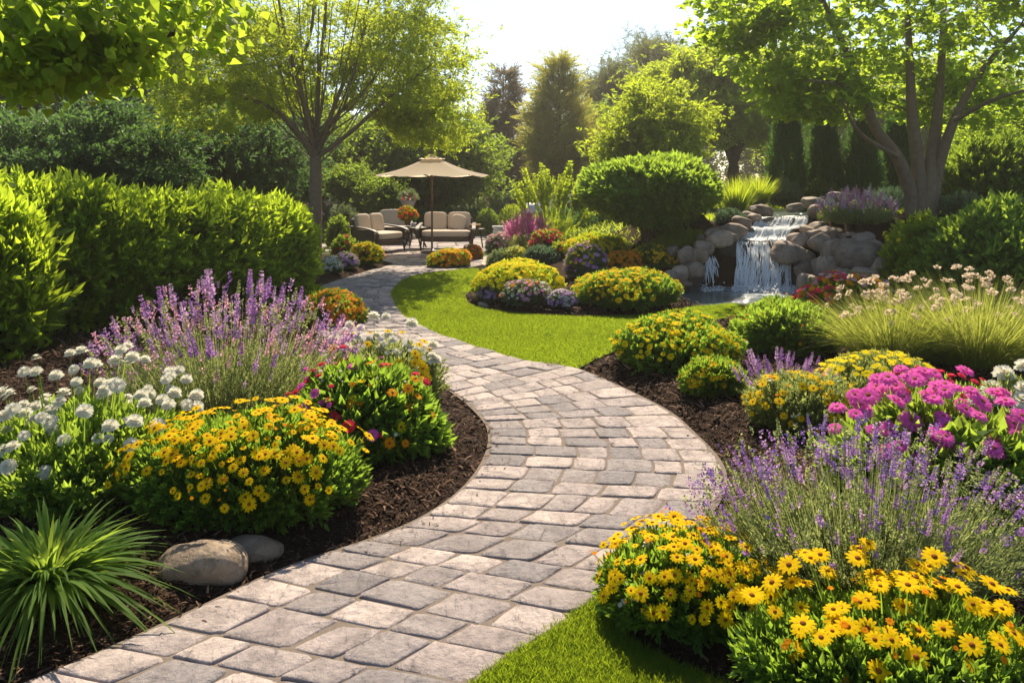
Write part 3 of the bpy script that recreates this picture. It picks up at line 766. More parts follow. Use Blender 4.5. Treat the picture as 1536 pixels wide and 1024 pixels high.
def clump(label, px, py, wpx, top, n, w, leaf='ornament', name='ornamental_grass', cat='ornamental grass', bend=(.25, .8), group=None, heads=0, head_top=0, depth=.8, lean=.55, nseg=5, spreadb=.16, Lvar=(.55, 1.15)):
    b = G(px, py); rx = wpx/2*b[1]/F; ry = rx*depth; c = b.copy(); c[1] += ry*.55; c[0] = (px-CX)/F*c[1]; c[2] = max(hgt(c[0], c[1])[0], 0)-.02
    h = CAMH-(top-HOR)*c[1]/F-c[2]; root = thing(name, label, cat, c, group); mb = MB()
    r = np.sqrt(U(0, 1, n)); a = U(0, 6.283, n); o = np.column_stack([np.cos(a)*r, np.sin(a)*r, 0*a])
    base = c+o*np.array([rx*spreadb*1.4, ry*spreadb*1.4, 0]); L = h*U(*Lvar, n)*(1+.22*r)
    u = nrm(np.column_stack([o[:, 0]*lean*rx/h*1.1, o[:, 1]*lean*ry/h*1.1, np.ones(n)])+rng.normal(0, .09, (n, 3)))
    g = np.column_stack([np.cos(a)*.55*rx/h, np.sin(a)*.55*ry/h, -.75*np.ones(n)])
    bd = U(*bend, n)*(.35+.65*r)
    blades(mb, base, u, L, w*U(.6, 1.2, n), bd, nseg, g=g, face=np.column_stack([np.cos(a), np.sin(a), .3*np.ones(n)])+rng.normal(0, .4, (n, 3)))
    if heads:
        k = heads; hh = CAMH-(head_top-HOR)*c[1]/F-c[2]; st = mb
        a = U(0, 6.283, k); r = np.sqrt(U(0, 1, k)); o = np.column_stack([np.cos(a)*r*rx*.95, np.sin(a)*r*ry*.9, 0*a])
        tip = c+o+np.column_stack([np.zeros(k), np.zeros(k), hh*U(.55, 1.0, k)*(1-.15*r)]); bs = c+o*.25
        v = tip-bs; Ls = np.linalg.norm(v, axis=1); blades(st, bs, v/Ls[:, None], Ls, .005, 0, 3)
        hm = []
        for i in range(3):
            m2 = MB(); q = 46; p = rng.normal(0, 1, (q, 3)); p = nrm(p)*np.array([.5, .5, .22])
            inst(m2, (T_DIA[0]*np.array([.8, 1, 1]), T_DIA[1]), p*.7, p+np.array([0, 0, .2]), rdir(q), .32); hm.append(m2.mesh('seed_head', M['cream']))
        o0 = np.array(WORLD[root.name])
        for i in range(k): part_obj('seed_head', random.choice(hm), root, Matrix.Translation(Vector(tip[i]-o0)) @ orient(nrm(v[i]+rng.normal(0, 40*.005, 3)), random.random()*6) @ Matrix.Scale(float(U(.05, .095)), 4))
    mb.build('foliage', M[leaf], root)
    return root

# ------------------------------------------------------------------ left bed
R_ = 'flowering mounds of the beds'
lavender('tall lavender with lilac spikes standing before the tall clipped hedge', 345, 640, 400, 470, 620, ('purple', 'lilac', 'lavstem', 'pink'), .10, spread=.4, depth=.55, tall=24, tallmats=('lilac', 'purple'), tall_h=1.30, stem_w=.004)
def tall_flowers(label, px, py, wpx, top, nst, kind, mat, eye, size, leaf, name, cat, leafn=1500, ls=.13, T=SPRIG, depth=.7, fr=(.55, 1.02), face_up=.5, group=None, split=False, extra=(), leafh=.64):
    """leafy stems of different heights, each ending in a flower"""
    b = G(px, py); rx = wpx/2*b[1]/F; ry = rx*depth; c = b.copy(); c[1] += ry*.75; c[0] = (px-CX)/F*c[1]; c[2] = max(hgt(c[0], c[1])[0], 0)-.02
    h = CAMH-(top-HOR)*c[1]/F-c[2]; root = thing(name, label, cat, c, group); mb = MB()
    r = np.sqrt((np.arange(nst)+.5)/nst)*U(.93, 1.07, nst); a = np.arange(nst)*2.39996+U(-.25, .25, nst); o = np.column_stack([np.cos(a)*r*rx, np.sin(a)*r*ry, 0*a])
    hh = h*U(*fr, nst)*(1-.30*r**2)*np.where(o[:, 1] < 0, .72+.28*U(0, 1, nst), 1)
    base = c+o*.55; tip = c+o+np.column_stack([0*a, 0*a, hh]); v = tip-base; L = np.linalg.norm(v, axis=1); u = v/L[:, None]
    ends = blades(mb, base, nrm(u), L, .011, .0, 4); blades(mb, base+.003, nrm(u), L, .011, .0, 4, face=np.cross(u, [0, 1, .3]))
    n = leafn; P, nn = dome(c, rx*1.02, ry*1.02, h*leafh, n, lump=.12, depth=.22, seed=int(px)); d = nrm(nn+np.array([0, 0, .55])+rng.normal(0, .4, (len(P), 3)))
    inst(mb, T, P-d*ls*.5, d, nn+rng.normal(0, .5, (len(P), 3)), ls*U(.6, 1.3, len(P)))
    mb.build('foliage', M[leaf], root)
    fd = nrm(u*.8+np.array([0, -.45, face_up])+rng.normal(0, .25, (nst, 3)))
    put_flowers(root, ends, fd, size*U(.75, 1.2, nst), kind, mat, eye, split)
    for kind2, mat2, eye2, cnt, s2 in extra:
        P, nn = dome(c, rx*1.02, ry*1.02, h*.85, cnt*2, zmin=.1, lump=.1, depth=.04); P, nn = P[:cnt], nn[:cnt]
        put_flowers(root, P, nrm(nn+np.array([0, -.3, .5])), s2*U(.7, 1.2, len(P)), kind2, mat2, eye2)
    return root
tall_flowers('white pompom flowers on tall leafy stems beside the purple lavender', 122, 770, 380, 528, 92, 'pompom', 'white', None, .041, 'bedleaf', 'white_scabious', 'flowering plant', leafn=1500, ls=.13, fr=(.52, 1.08), leafh=.54)
bush('largest yellow daisy mound in front of the lavender, above the two boulders', 'flowering plant', 370, 805, 345, 628, 'deepbed', [('daisy', 'yellow', 'eye', 270, .034, dict(zmin=-.05, bias=1.4, split=True, lift=.8)), ('small', 'orange', None, 34, .012, dict(lift=1.0))], n=2300, ls=.105, T=SPRIG, name='daisy_bush', depth=.75)
bush('leafy plant with pink and red zinnias at the point of the left mulch bed', 'flowering plant', 548, 690, 225, 562, 'deepbed', [('zinnia', 'red', 'eye', 46, .036, dict(side=-.6, lift=.9)), ('zinnia', 'magenta', 'eye', 30, .036, dict(side=-.6, lift=.9)), ('daisy', 'orange', 'eye', 26, .034, dict(side=1, lift=.7)), ('small', 'white', None, 60, .012, dict(lift=.4)), ('daisy', 'lemon', 'eye', 20, .034, dict(side=1, bias=.3))], n=1500, ls=.13, T=SPRIG_B, name='zinnia_plant', depth=.85)
tall_flowers('white pompoms and small yellow flowers crowded against the curve of the path', 568, 612, 195, 474, 36, 'pompom', 'white', None, .052, 'palebed', 'mixed_flower_plant', 'flowering plant', leafn=1500, ls=.11, T=SPRIG_N, extra=(('daisy', 'yellow', 'eye', 40, .042), ('small', 'white', None, 60, .022)), face_up=.8)
bush('orange marigold mound at the foot of the hedge end', 'flowering plant', 500, 494, 98, 438, 'midleaf', [('daisy', 'orange', 'eye', 190, .05, dict(zmin=-.3, bias=.4))], n=900, ls=.10, name='marigold_plant', depth=.9)
clump('dark green strap-leaved clump beside the larger boulder', 72, 912, 230, 764, 520, .030, 'strap', 'lily_clump', 'plant', (.6, 1.5), depth=.8, lean=.85, nseg=7, Lvar=(.75, 1.3))

# boulders -------------------------------------------------------------------------------
def rock_mesh(seed, sx, sy, sz, p=2.6, sub=4, rough=.10):
    r = np.random.default_rng(seed); d, f = ico(sub)
    k = (np.abs(d)**p).sum(1)**(-1/p); v = d*k[:, None]
    for _ in range(5):                                    # worn flat facets
        n = nrm(r.normal(size=3)+np.array([0, 0, .3])); c = r.uniform(.80, .95); over = np.clip(v@n-c, 0, None); v = v-np.outer(over*.8, n)
    v = v*(1+rough*noise3(d, seed, 2.2)[:, None]+.03*noise3(d, seed+1, 6)[:, None])
    v = v*np.array([sx, sy, sz]); return v, f
def rock(label, px, py, wpx, hpx, mat='rock', name='boulder', cat='boulder', group=None, seed=None, Y=None, zc=None, deep=.8, rot=None, sink=.2):
    """a stone whose middle shows at px, py with the given width and height in photo pixels"""
    if Y is None:
        b = G(px, py+hpx/2); Yc = b[1]+wpx/2*b[1]/F*deep*.7
    else: Yc = Y
    s = Yc/F; x = (px-CX)*s; z = CAMH-(py-HOR)*s
    sx, sz = wpx/2*s*1.04, hpx/2*s*1.06
    if seed is None: seed = int(px*7+py)
    mb = MB(); v, f = rock_mesh(seed, sx, sx*deep, sz, random.uniform(2.4, 3.2))
    a = random.uniform(-.3, .3) if rot is None else rot
    v = v @ rotz(random.uniform(-.4, .4)).T @ roty(a).T
    mb.add(v+np.array([x, Yc, z]), f)
    o = mb.build(name, M[mat], smooth_=True, origin=(x, Yc, z)); return tag(o, label, cat, group)
rock('larger tan boulder lying in the mulch beside the strap-leaved clump', 301, 846, 124, 66, 'tanrock', seed=21, rot=.03, deep=.6)
rock('smaller tan boulder behind the larger one, below the yellow daisies', 378, 824, 86, 32, 'tanrock', seed=22, rot=.05, deep=.55)
bush('low tight lilac grey cushion between the small mixed mound and the wide yellow mound', 'flowering plant', 843, 464, 46, 436, 'greyleaf', [('small', 'lilac', None, 130, .030, dict(zmin=-.3)), ('small', 'white', None, 80, .028, dict(zmin=-.3))], n=420, ls=.06, name='lilac_cushion')
rock('low flat brown stone in the mulch edge before the mixed pink mound', 727, 458, 20, 7, 'rock', 'boulder', seed=17)
mbx = MB()

# ------------------------------------------------------------------ hedge
def hedge(label, pts, wid_, hts, n, name='hedge', ls=.26, leaf='hedge', T=SPRIG_H, seed=0, endcap=True):
    """clipped hedge along a centre line; rounded top, leafy shoots all over"""
    pts = np.array(pts, float); L = np.r_[0, np.cumsum(np.linalg.norm(np.diff(pts, axis=0), axis=1))]
    c0 = V3(*pts.mean(0), 0); root = thing(name, label, 'hedge', c0)
    t = U(0, L[-1], n); x = np.interp(t, L, pts[:, 0]); y = np.interp(t, L, pts[:, 1]); h = np.interp(t, L, hts)
    tx = np.gradient(np.interp(np.linspace(0, L[-1], 50), L, pts[:, 0])); 
    dx = np.interp(t+.1, L, pts[:, 0])-np.interp(t-.1, L, pts[:, 0]); dy = np.interp(t+.1, L, pts[:, 1])-np.interp(t-.1, L, pts[:, 1])
    l = np.hypot(dx, dy)+1e-6; nx_, ny_ = dy/l, -dx/l     # right-hand side of the line
    a = U(-.15, math.pi+.15, n); e = .55
    cs, sn = np.cos(a), np.sin(a); ox = np.sign(cs)*np.abs(cs)**e; oz = np.sign(sn)*np.abs(sn)**e
    endk = np.minimum(t, L[-1]-t)/(wid_*.8); taper = np.sqrt(np.clip(1-(1-np.clip(endk, 0, 1))**2, .03, 1)) if endcap else 1.0
    shell = 1.03-np.abs(rng.normal(0, .13, n))+.10*(U(0, 1, n) > .93)
    lum = 1+.07*noise3(np.column_stack([x, y, oz*h]), seed, 1.6)+.05*noise3(np.column_stack([x, y, oz*h]), seed+3, 4.0)
    off = ox*wid_*taper*shell*lum; z = h*(.12+.88*np.clip(oz, -.1, 1)*shell*(.7+.3*taper))*lum
    P = np.column_stack([x+nx_*off, y+ny_*off, z])
    nn = nrm(np.column_stack([nx_*cs, ny_*cs, np.clip(sn, 0, 1)*1.0]))
    d = nrm(nn*.8+np.array([0, 0, .34])+rng.normal(0, .46, (n, 3)))
    mb = MB(); s = ls*U(.7, 1.3, n)
    inst(mb, T, P-d*s[:, None]*.6, d, nn+rng.normal(0, .5, (n, 3)), s)
    k = n//3; j = rng.choice(n, k)
    Pi = np.column_stack([x[j]+nx_[j]*off[j]*U(.2, .8, k), y[j]+ny_[j]*off[j]*U(.2, .8, k), z[j]*U(.3, .85, k)])
    inst(mb, T, Pi, nrm(rng.normal(0, .5, (k, 3))+np.array([0, 0, 1])), rdir(k), ls*1.5, U(0, .5, k))
    mb.build('foliage', M[leaf], root)
    sb = MB()
    for q in np.arange(.2, L[-1], .45):
        bx, by, hh = np.interp(q, L, pts[:, 0]), np.interp(q, L, pts[:, 1]), np.interp(q, L, hts)
        for _ in range(3): tube(sb, [[bx, by, 0], [bx+random.uniform(-.1, .1), by+random.uniform(-.1, .1), hh*.4], [bx+random.uniform(-.3, .3), by+random.uniform(-.3, .3), hh*.8]], [.022, .016, .006], 5)
    sb.build('stems', M['darkbark'], root); return root
hedge('tall bright green clipped hedge running along the left bed to the orange marigolds', [(-8.0, 8.3), (-6.2, 9.1), (-4.9, 10.4), (-4.15, 12.0), (-4.0, 13.2)], .92, [1.74, 1.74, 1.68, 1.58, 1.45], 4900, seed=5)
hedge('nearer bushy hedge clump behind the white pompom flowers', [(-7.6, 7.6), (-6.2, 7.75), (-5.0, 8.1)], .80, [1.66, 1.70, 1.66], 2400, seed=8, ls=.28)
# ------------------------------------------------------------------ right bed
bush('yellow daisy mound at the lawn corner, left of the round green shrub', 'flowering plant', 1016, 560, 190, 477, 'deepbed', [('daisy', 'lemon', 'eyegold', 230, .036, dict(zmin=-.1, bias=.9))], n=1700, ls=.10, name='daisy_bush')
bush('smallest yellow mound in the right mulch bed, between path and lawn corner mound', 'flowering plant', 1068, 597, 99, 540, 'deepbed', [('daisy', 'yellow', 'eyegold', 95, .032, dict(zmin=-.1, bias=.9))], n=1000, ls=.085, name='daisy_bush')
bush('round green shrub with tiny orange buds between lawn and ornamental grass', 'shrub', 1176, 538, 148, 455, 'roundleaf', [('small', 'orange', None, 34, .016, dict(lift=.8))], n=2000, ls=.12, name='round_shrub', T=SPRIG)
lavender('small lilac plant poking out behind the pale yellow mound', 1172, 612, 120, 548, 70, ('lilac', 'purple'), .11, spread=.5, foln=300, name='lilac_plant', limit=70)
bush('yellow daisy mound with silvery leaves next to the magenta flowers', 'flowering plant', 1212, 660, 178, 565, 'palebed', [('daisy', 'yellow', 'eye', 110, .034, dict(bias=1.0)), ('small', 'white', None, 90, .013), ('small', 'orange', None, 14, .02)], n=1600, ls=.085, T=SPRIG_N, name='daisy_bush')
bush('low wide lemon yellow cushion at the foot of the ornamental grass', 'flowering plant', 1316, 615, 185, 534, 'palebed', [('small', 'lemon', None, 210, .038, dict(bias=1.6, up=1.2))], n=1500, ls=.085, T=SPRIG_N, name='yarrow_cushion')
clump('fountain of yellow green ornamental grass, left one of the pair with cream seed heads', 1340, 552, 236, 428, 3400, .0055, bend=(.2, .8), heads=46, head_top=402, lean=.6, spreadb=.34)
clump('fountain of yellow green ornamental grass at the right edge with cream seed heads', 1465, 558, 300, 410, 4000, .0055, bend=(.2, .8), heads=64, head_top=392, lean=.6, spreadb=.34)
bush('low drift of red, orange and pink flowers between pond rocks and ornamental grass', 'flowering plant', 1268, 488, 150, 414, 'midleaf', [('small', 'red', None, 80, .05, dict(side=-1)), ('small', 'orange', None, 70, .05), ('small', 'pink', None, 110, .05)], n=1100, ls=.10, name='mixed_flower_plant')
tall_flowers('big magenta flowers on leafy stems behind the right lavender', 1405, 790, 330, 556, 76, 'daisy2', 'magenta', 'eye', .056, 'bedleaf', 'zinnia_plant', 'flowering plant', leafn=1700, ls=.13, T=SPRIG_B, fr=(.78, 1.08), face_up=.25)
tall_flowers('small red flowers at the back of the magenta ones', 1400, 640, 210, 552, 34, 'zinnia', 'red', None, .034, 'bedleaf', 'red_flower_plant', 'flowering plant', leafn=500, ls=.10, fr=(.7, 1.0))
tall_flowers('pale plant with a big white flower at the right edge', 1528, 690, 130, 528, 12, 'pompom', 'white', 'eyegold', .07, 'palebed', 'white_flower_plant', 'flowering plant', leafn=700, ls=.12, T=SPRIG_N, fr=(.6, 1.0))
lavender('wide silvery lavender with violet spikes beside the path, behind the tall daisies', 1290, 925, 520, 690, 800, ('violet', 'lavstem', 'lilac', 'lavstem', 'purple'), .07, spread=.45, depth=.55, stem_w=.003, foln=3400, Lr=(.6, 1.05))
bush('dense cushion of small yellow daisies by the edge of the foreground lawn', 'flowering plant', 1030, 985, 270, 822, 'deepbed', [('daisy', 'yellow', 'eye', 190, .032, dict(bias=1.2, split=True, lift=.8)), ('small', 'orange', None, 30, .012, dict(lift=1.0)), ('small', 'white', None, 60, .010), ('pompom', 'white', None, 2, .035)], n=2000, ls=.085, T=SPRIG, name='daisy_bush', depth=.8)
tall_flowers('tall open yellow daisies with red eyes in the near right corner', 1340, 1080, 450, 850, 78, 'daisy', 'yellow', 'eye', .040, 'deepbed', 'tall_daisy_plant', 'flowering plant', leafn=2800, ls=.085, fr=(.62, 1.12), face_up=1.1, split=True, depth=.6, leafh=.52, extra=(('small', 'orange', None, 26, .014),))

# ------------------------------------------------------------------ island bed and beds round the patio
bush('long lemon yellow mound at the back left of the island bed', 'flowering plant', 776, 449, 134, 391, 'brightleaf', [('small', 'lemon', None, 380, .05, dict(bias=.7))], n=1400, ls=.10, name='yellow_mound')
bush('small mixed mound of pink, white and lilac flowers at the island bed tip', 'flowering plant', 790, 465, 78, 421, 'greyleaf', [('small', 'white', None, 70, .032), ('small', 'pink', None, 70, .034), ('small', 'orange', None, 10, .04)], n=900, ls=.08, name='mixed_flower_plant')
bush('lilac pink flowers hugging the left side of the small mixed mound', 'flowering plant', 738, 455, 40, 424, 'greyleaf', [('small', 'lilac', None, 90, .036)], n=420, ls=.07, name='lilac_plant')
bush('widest yellow mound on the island bed, beside the pond', 'flowering plant', 940, 474, 165, 406, 'deepbed', [('small', 'yellow', None, 330, .042, dict(bias=.9))], n=2200, ls=.11, name='yellow_mound')
bush('low purple and pink mixed flowers behind the mulch gap of the island bed', 'flowering plant', 878, 422, 66, 366, 'greyleaf', [('small', 'lilac', None, 60, .05), ('small', 'magenta', None, 26, .05), ('small', 'lemon', None, 40, .04)], n=800, ls=.10, name='mixed_flower_plant')
bush('golden orange flowers in front of the round clipped tree', 'flowering plant', 936, 412, 62, 378, 'midleaf', [('small', 'orange', None, 150, .065, dict(bias=.5))], n=600, ls=.10, name='orange_flower_plant')
bush('dark leaved yellow flower mound beside the pond rocks, under the round clipped tree', 'flowering plant', 985, 411, 84, 369, 'deepbed', [('small', 'yellow', 'eyegold', 150, .05, dict(bias=.7))], n=1000, ls=.12, name='yellow_mound')
bush('pale yellow flower mass at the back of the island bed', 'flowering plant', 893, 388, 90, 354, 'brightleaf', [('small', 'lemon', None, 200, .06)], n=800, ls=.13, name='yellow_mound')
bush('low amber flowers between grey mound and pale yellow mass', 'flowering plant', 846, 388, 40, 366, 'midleaf', [('small', 'orange', None, 60, .06)], n=350, ls=.12, name='orange_flower_plant')
bush('grey green mound beside the gravel walk', 'shrub', 762, 402, 66, 376, 'greyleaf', n=700, ls=.12, T=SPRIG_N, name='grey_shrub')
bush('smooth dark green mound behind the long lemon yellow mound', 'shrub', 812, 397, 56, 372, 'blueleaf', n=600, ls=.12, name='green_mound')
bush('creamy yellow flower spikes rising behind the long lemon mound', 'flowering plant', 775, 402, 34, 372, 'palebed', [('small', 'lemon', None, 60, .06)], n=260, ls=.12, name='pale_flower_plant', Y=15.6)
bush('pink and white tuft next to the pale pot', 'flowering plant', 748, 380, 36, 352, 'greyleaf', [('small', 'pink', None, 90, .06), ('small', 'white', None, 50, .05)], n=420, ls=.13, name='pink_flower_plant')
lavender('spiky rose pink flowers in front of the covered grill', 792, 381, 58, 341, 150, ('pink', 'magenta'), .28, spread=.4, foln=260, name='rose_flower_plant', cat='flowering plant', stem_w=.01, limit=100)
bush('deep red flowers to the right of the rose pink spikes', 'flowering plant', 820, 381, 50, 347, 'midleaf', [('small', 'red', None, 120, .07)], n=420, ls=.14, name='red_flower_plant')
bush('orange yellow mound on the small mulch bed in front of the patio', 'flowering plant', 674, 404, 66, 374, 'midleaf', [('small', 'orange', None, 130, .06, dict(side=1)), ('small', 'yellow', None, 120, .06)], n=800, ls=.11, name='orange_flower_plant')
bush('small red orange mound behind the orange yellow one by the patio', 'flowering plant', 708, 391, 30, 369, 'midleaf', [('small', 'red', None, 60, .055), ('small', 'orange', None, 60, .055)], n=300, ls=.11, name='red_flower_plant')
bush('yellow flowers with red specks left of the path, before the left armchair', 'flowering plant', 550, 399, 46, 364, 'midleaf', [('small', 'yellow', None, 120, .055), ('small', 'red', None, 20, .05)], n=500, ls=.12, name='yellow_mound')
bush('low lilac and white edging plant left of the path', 'flowering plant', 519, 404, 34, 380, 'greyleaf', [('small', 'lilac', None, 90, .05)], n=300, ls=.10, name='lilac_plant')
bush('white woolly edging plant by the hedge end', 'flowering plant', 496, 411, 30, 388, 'greyleaf', [('small', 'white', None, 120, .05)], n=260, ls=.10, name='white_edging_plant')
bush('reddish green plant behind the lilac edging plant', 'shrub', 517, 394, 40, 356, 'midleaf', [('small', 'red', None, 30, .04)], n=420, ls=.13, name='bed_shrub')
def slope_green():
    mb = MB(); n = 16000; x = U(.6, 13, n); y = U(15.2, 24, n); k = ~((x > 4.6) & (x < 7.2) & (y < 18)); x, y = x[k], y[k]; n = len(x)
    a = U(0, 6.283, n); u = nrm(np.column_stack([np.cos(a)*.6, np.sin(a)*.6, np.ones(n)])); blades(mb, np.column_stack([x, y, hgt(x, y)]), u, .16*U(.5, 1.3, n), .022, U(.1, .7, n), 2)
    tag(mb.build('ground_cover', M['brightleaf']), kind='stuff')
slope_green()
# gravel walk
sheet('gravel_path', gw, .125, M['gravel'], .2)

# ------------------------------------------------------------------ pond, stream and waterfall
def m_water():
    m, t, out = mat_base('pond_water'); ov = objvec(t, (1, 1, 1))
    n1 = noise_n(t, 5.5, 4, .6, ov, .6); n2 = noise_n(t, 16, 3, .6, ov)
    ad = N(t, 'Math', operation='ADD'); t.links.new(n1, ad.inputs[0]); t.links.new(n2, ad.inputs[1])
    ge = N(t, 'NewGeometry'); vd = N(t, 'VectorMath', operation='DISTANCE'); vd.inputs[1].default_value = (4.45, 13.55, 0); t.links.new(ge.outputs['Position'], vd.inputs[0])
    fo = N(t, 'MapRange'); fo.inputs[1].default_value = 1.2; fo.inputs[2].default_value = .3; t.links.new(vd.outputs['Value'], fo.inputs[0])
    fm = N(t, 'Math', operation='MULTIPLY'); t.links.new(fo.outputs[0], fm.inputs[0]); t.links.new(ramp(t, noise_n(t, 14, 6, .7, ov, 1), [(.36, (0, 0, 0)), (.55, (1, 1, 1))]), fm.inputs[1])
    p = N(t, 'BsdfPrincipled'); p.inputs['Roughness'].default_value = .06; p.inputs['Specular IOR Level'].default_value = .6
    t.links.new(mixc(t, (.10, .125, .115), (.8, .84, .86), fm.outputs[0]), p.inputs['Base Color'])
    t.links.new(bump(t, ad.outputs[0], .55, .06), p.inputs['Normal']); t.links.new(p.outputs[0], out.inputs[0]); return m
M['water'] = m_water()
def m_fall():
    m, t, out = mat_base('falling_water'); ov = objvec(t, (7, 7, 1.6))
    nz = ramp(t, noise_n(t, 1.0, 4, .6, ov), [(.44, (0, 0, 0)), (.60, (1, 1, 1))])
    p = N(t, 'BsdfPrincipled'); p.inputs['Base Color'].default_value = (.86, .89, .92, 1); p.inputs['Roughness'].default_value = .25
    tl = N(t, 'BsdfTranslucent'); tl.inputs[0].default_value = (.86, .9, .94, 1)
    mx = N(t, 'MixShader'); mx.inputs[0].default_value = .5; t.links.new(p.outputs[0], mx.inputs[1]); t.links.new(tl.outputs[0], mx.inputs[2])
    tp = N(t, 'BsdfTransparent'); m2 = N(t, 'MixShader'); t.links.new(nz, m2.inputs[0]); t.links.new(tp.outputs[0], m2.inputs[1]); t.links.new(mx.outputs[0], m2.inputs[2])
    t.links.new(m2.outputs[0], out.inputs[0]); return m
M['fall'] = m_fall()
M['foam'] = leafmat('water_foam', (.90, .92, .94), (.95, .96, .97), (.93, .95, .97), .4, .4, .3)
mb = MB(); a = np.linspace(0, 2*math.pi, 65)[:-1]
rr = 1+.06*np.sin(3*a+1)+.04*np.sin(5*a)
mb.add(np.vstack([[POND_C[0], POND_C[1], -.045], np.column_stack([POND_C[0]+POND_R[0]*rr*np.cos(a)*1.04, POND_C[1]+POND_R[1]*rr*np.sin(a)*1.04, np.full(64, -.045)])]), [[0, i+1, (i+1) % 64+1] for i in range(64)])
tag(mb.build('pond_water', M['water']), kind='structure')
mb = MB()
sx0 = [(15.12, 4.83, 5.86), (15.9, 4.9, 6.3), (16.8, 5.0, 6.7), (17.6, 5.5, 6.8)]
v = np.array([[x, y, 1.165] for y, a_, b_ in sx0 for x in np.linspace(a_, b_, 8)])
mb.add(v, [[i*8+j, i*8+j+1, i*8+8+j+1, i*8+8+j] for i in range(3) for j in range(7)])
tag(mb.build('stream_water', M['water']), kind='structure')
PROF = np.array([(13.58, -.06), (13.66, .2), (13.74, .5), (13.83, .72), (13.93, .775), (14.2, .80), (14.32, .83), (14.37, .90), (14.43, .965), (14.55, .985), (14.78, 1.0), (14.83, 1.07), (14.9, 1.14), (15.0, 1.165), (15.2, 1.172)])
pl = np.r_[0, np.cumsum(np.linalg.norm(np.diff(PROF, axis=0), axis=1))]; pl /= pl[-1]
XL = np.array([3.93, 3.97, 4.02, 4.05, 4.10, 4.22, 4.3, 4.34, 4.36, 4.45, 4.62, 4.70, 4.75, 4.80, 4.85]); XR = np.array([4.92, 4.95, 4.98, 4.99, 5.0, 5.1, 5.15, 5.2, 5.25, 5.45, 5.62, 5.70, 5.76, 5.80, 5.85])
def fall_pt(t, u):
    t = np.clip(np.asarray(t)+.022*np.sin(9*np.asarray(u)+1)+.014*np.sin(23*np.asarray(u)), 0, 1)
    y = np.interp(t, pl, PROF[:, 0]); z = np.interp(t, pl, PROF[:, 1]); return np.column_stack([np.interp(t, pl, XL)*(1-u)+np.interp(t, pl, XR)*u, y, z])
wf = thing('waterfall', 'white cascading waterfall spilling over dark ledges into the pond', 'waterfall', (4.5, 13.6, 0))
def strands(name, rng_t, n, wmin, wmax, mat='foam', lift=.035):
    mb = MB()
    for _ in range(n):
        a = U(*rng_t); ln = U(.10, .42); t = np.clip(np.linspace(a, a-ln, 9), rng_t[0], rng_t[1]+.02); u = np.clip(U(0, 1)+np.cumsum(rng.normal(0, .012, 9))+.01*np.sin(np.arange(9)), 0, 1)
        p = fall_pt(t, u); p[:, 1] -= U(.005, lift); p[:, 2] += U(.0, .02); w = U(wmin, wmax)*np.sin(np.linspace(.25, 3.0, 9)); 
        v = np.stack([p-np.array([1, 0, 0])*w[:, None], p+np.array([1, 0, 0])*w[:, None]], 1).reshape(-1, 3)
        v[:, 1] += rng.normal(0, .004, len(v))
        mb.add(v, [[2*i, 2*i+1, 2*i+3, 2*i+2] for i in range(8)], U(0, 1))
    return mb.build(name, M[mat], wf, True)
def fall_sheet(name, t0, t1):
    mb = MB(); ts = np.linspace(t0, t1, 16); us = np.linspace(0, 1, 24)
    p = np.concatenate([fall_pt(np.full(24, t), us) for t in ts]); p[:, 1] += rng.normal(0, .008, len(p))-.004; p[:, 2] += rng.normal(0, .006, len(p))
    mb.add(p, [[i*24+j, i*24+j+1, i*24+24+j+1, i*24+24+j] for i in range(15) for j in range(23)]); return mb.build(name, M['fall'], wf, True)
fall_sheet('lower_fall', 0, .45); strands('lower_fall_strands', (0, .45), 210, .004, .014, lift=.10)
fall_sheet('upper_cascade', .45, 1); strands('upper_cascade_strands', (.45, .98), 260, .006, .022, lift=.03)
mb = MB()                                                # thin side fall, two threads over the left rocks
for k in range(34):
    x0 = U(3.44, 3.62); x1 = x0+rng.normal(0, .13); t = np.linspace(0, 1, 8); st = U(0, .5); t = st+t*U(.25, .5); t = np.clip(t, 0, 1)
    p = np.column_stack([x0+(x1-x0)*t**1.5, 13.75-.26*t**.8-U(0, .04), .56-.60*t**1.4]); w = U(.004, .012)*np.sin(np.linspace(.3, 2.9, 8))
    v = np.stack([p-np.array([1, 0, 0])*w[:, None], p+np.array([1, 0, 0])*w[:, None]], 1).reshape(-1, 3); mb.add(v, [[2*i, 2*i+1, 2*i+3, 2*i+2] for i in range(7)], U(0, 1))
mb.build('side_fall', M['foam'], wf, True)
mb = MB(); n = 900; x = np.r_[U(3.85, 5.0, 760), U(3.3, 3.7, 140)]; k = np.abs(rng.normal(0, .10, n))
P = np.column_stack([x, 13.50-np.abs(rng.normal(0, .16, n)), -.035+k*.5]); dv, df = ico(1)
for p_, s_ in zip(P, U(.006, .02, n)): mb.add(dv*s_*np.array([1, 1, .7])+p_, df, U(0, 1))
mb.build('splash', M['foam'], wf, True)
EO = 0
g_l, g_r, g_w = 'loose boulders left of the waterfall', 'boulders of the stacked wall right of the waterfall', 'dark wet boulders behind the falling water'
lab = {g_l: 'grey brown boulder in the loose pile left of the waterfall', g_r: 'grey brown boulder of the stacked wall right of the waterfall', g_w: 'dark wet boulder behind and beside the falling water'}
def rocks(rows, grp, mat):
    for r in rows:
        px, py, w, h, Y = r[:5]; l = r[5] if len(r) > 5 else None
        rock(l or lab[grp], px, py, w, h, r[6] if len(r) > 6 else mat, 'wet_boulder' if grp == g_w else 'boulder', group=None if l else grp, Y=Y+(.35 if grp == g_w else 0), deep=.4 if grp == g_w else .85)
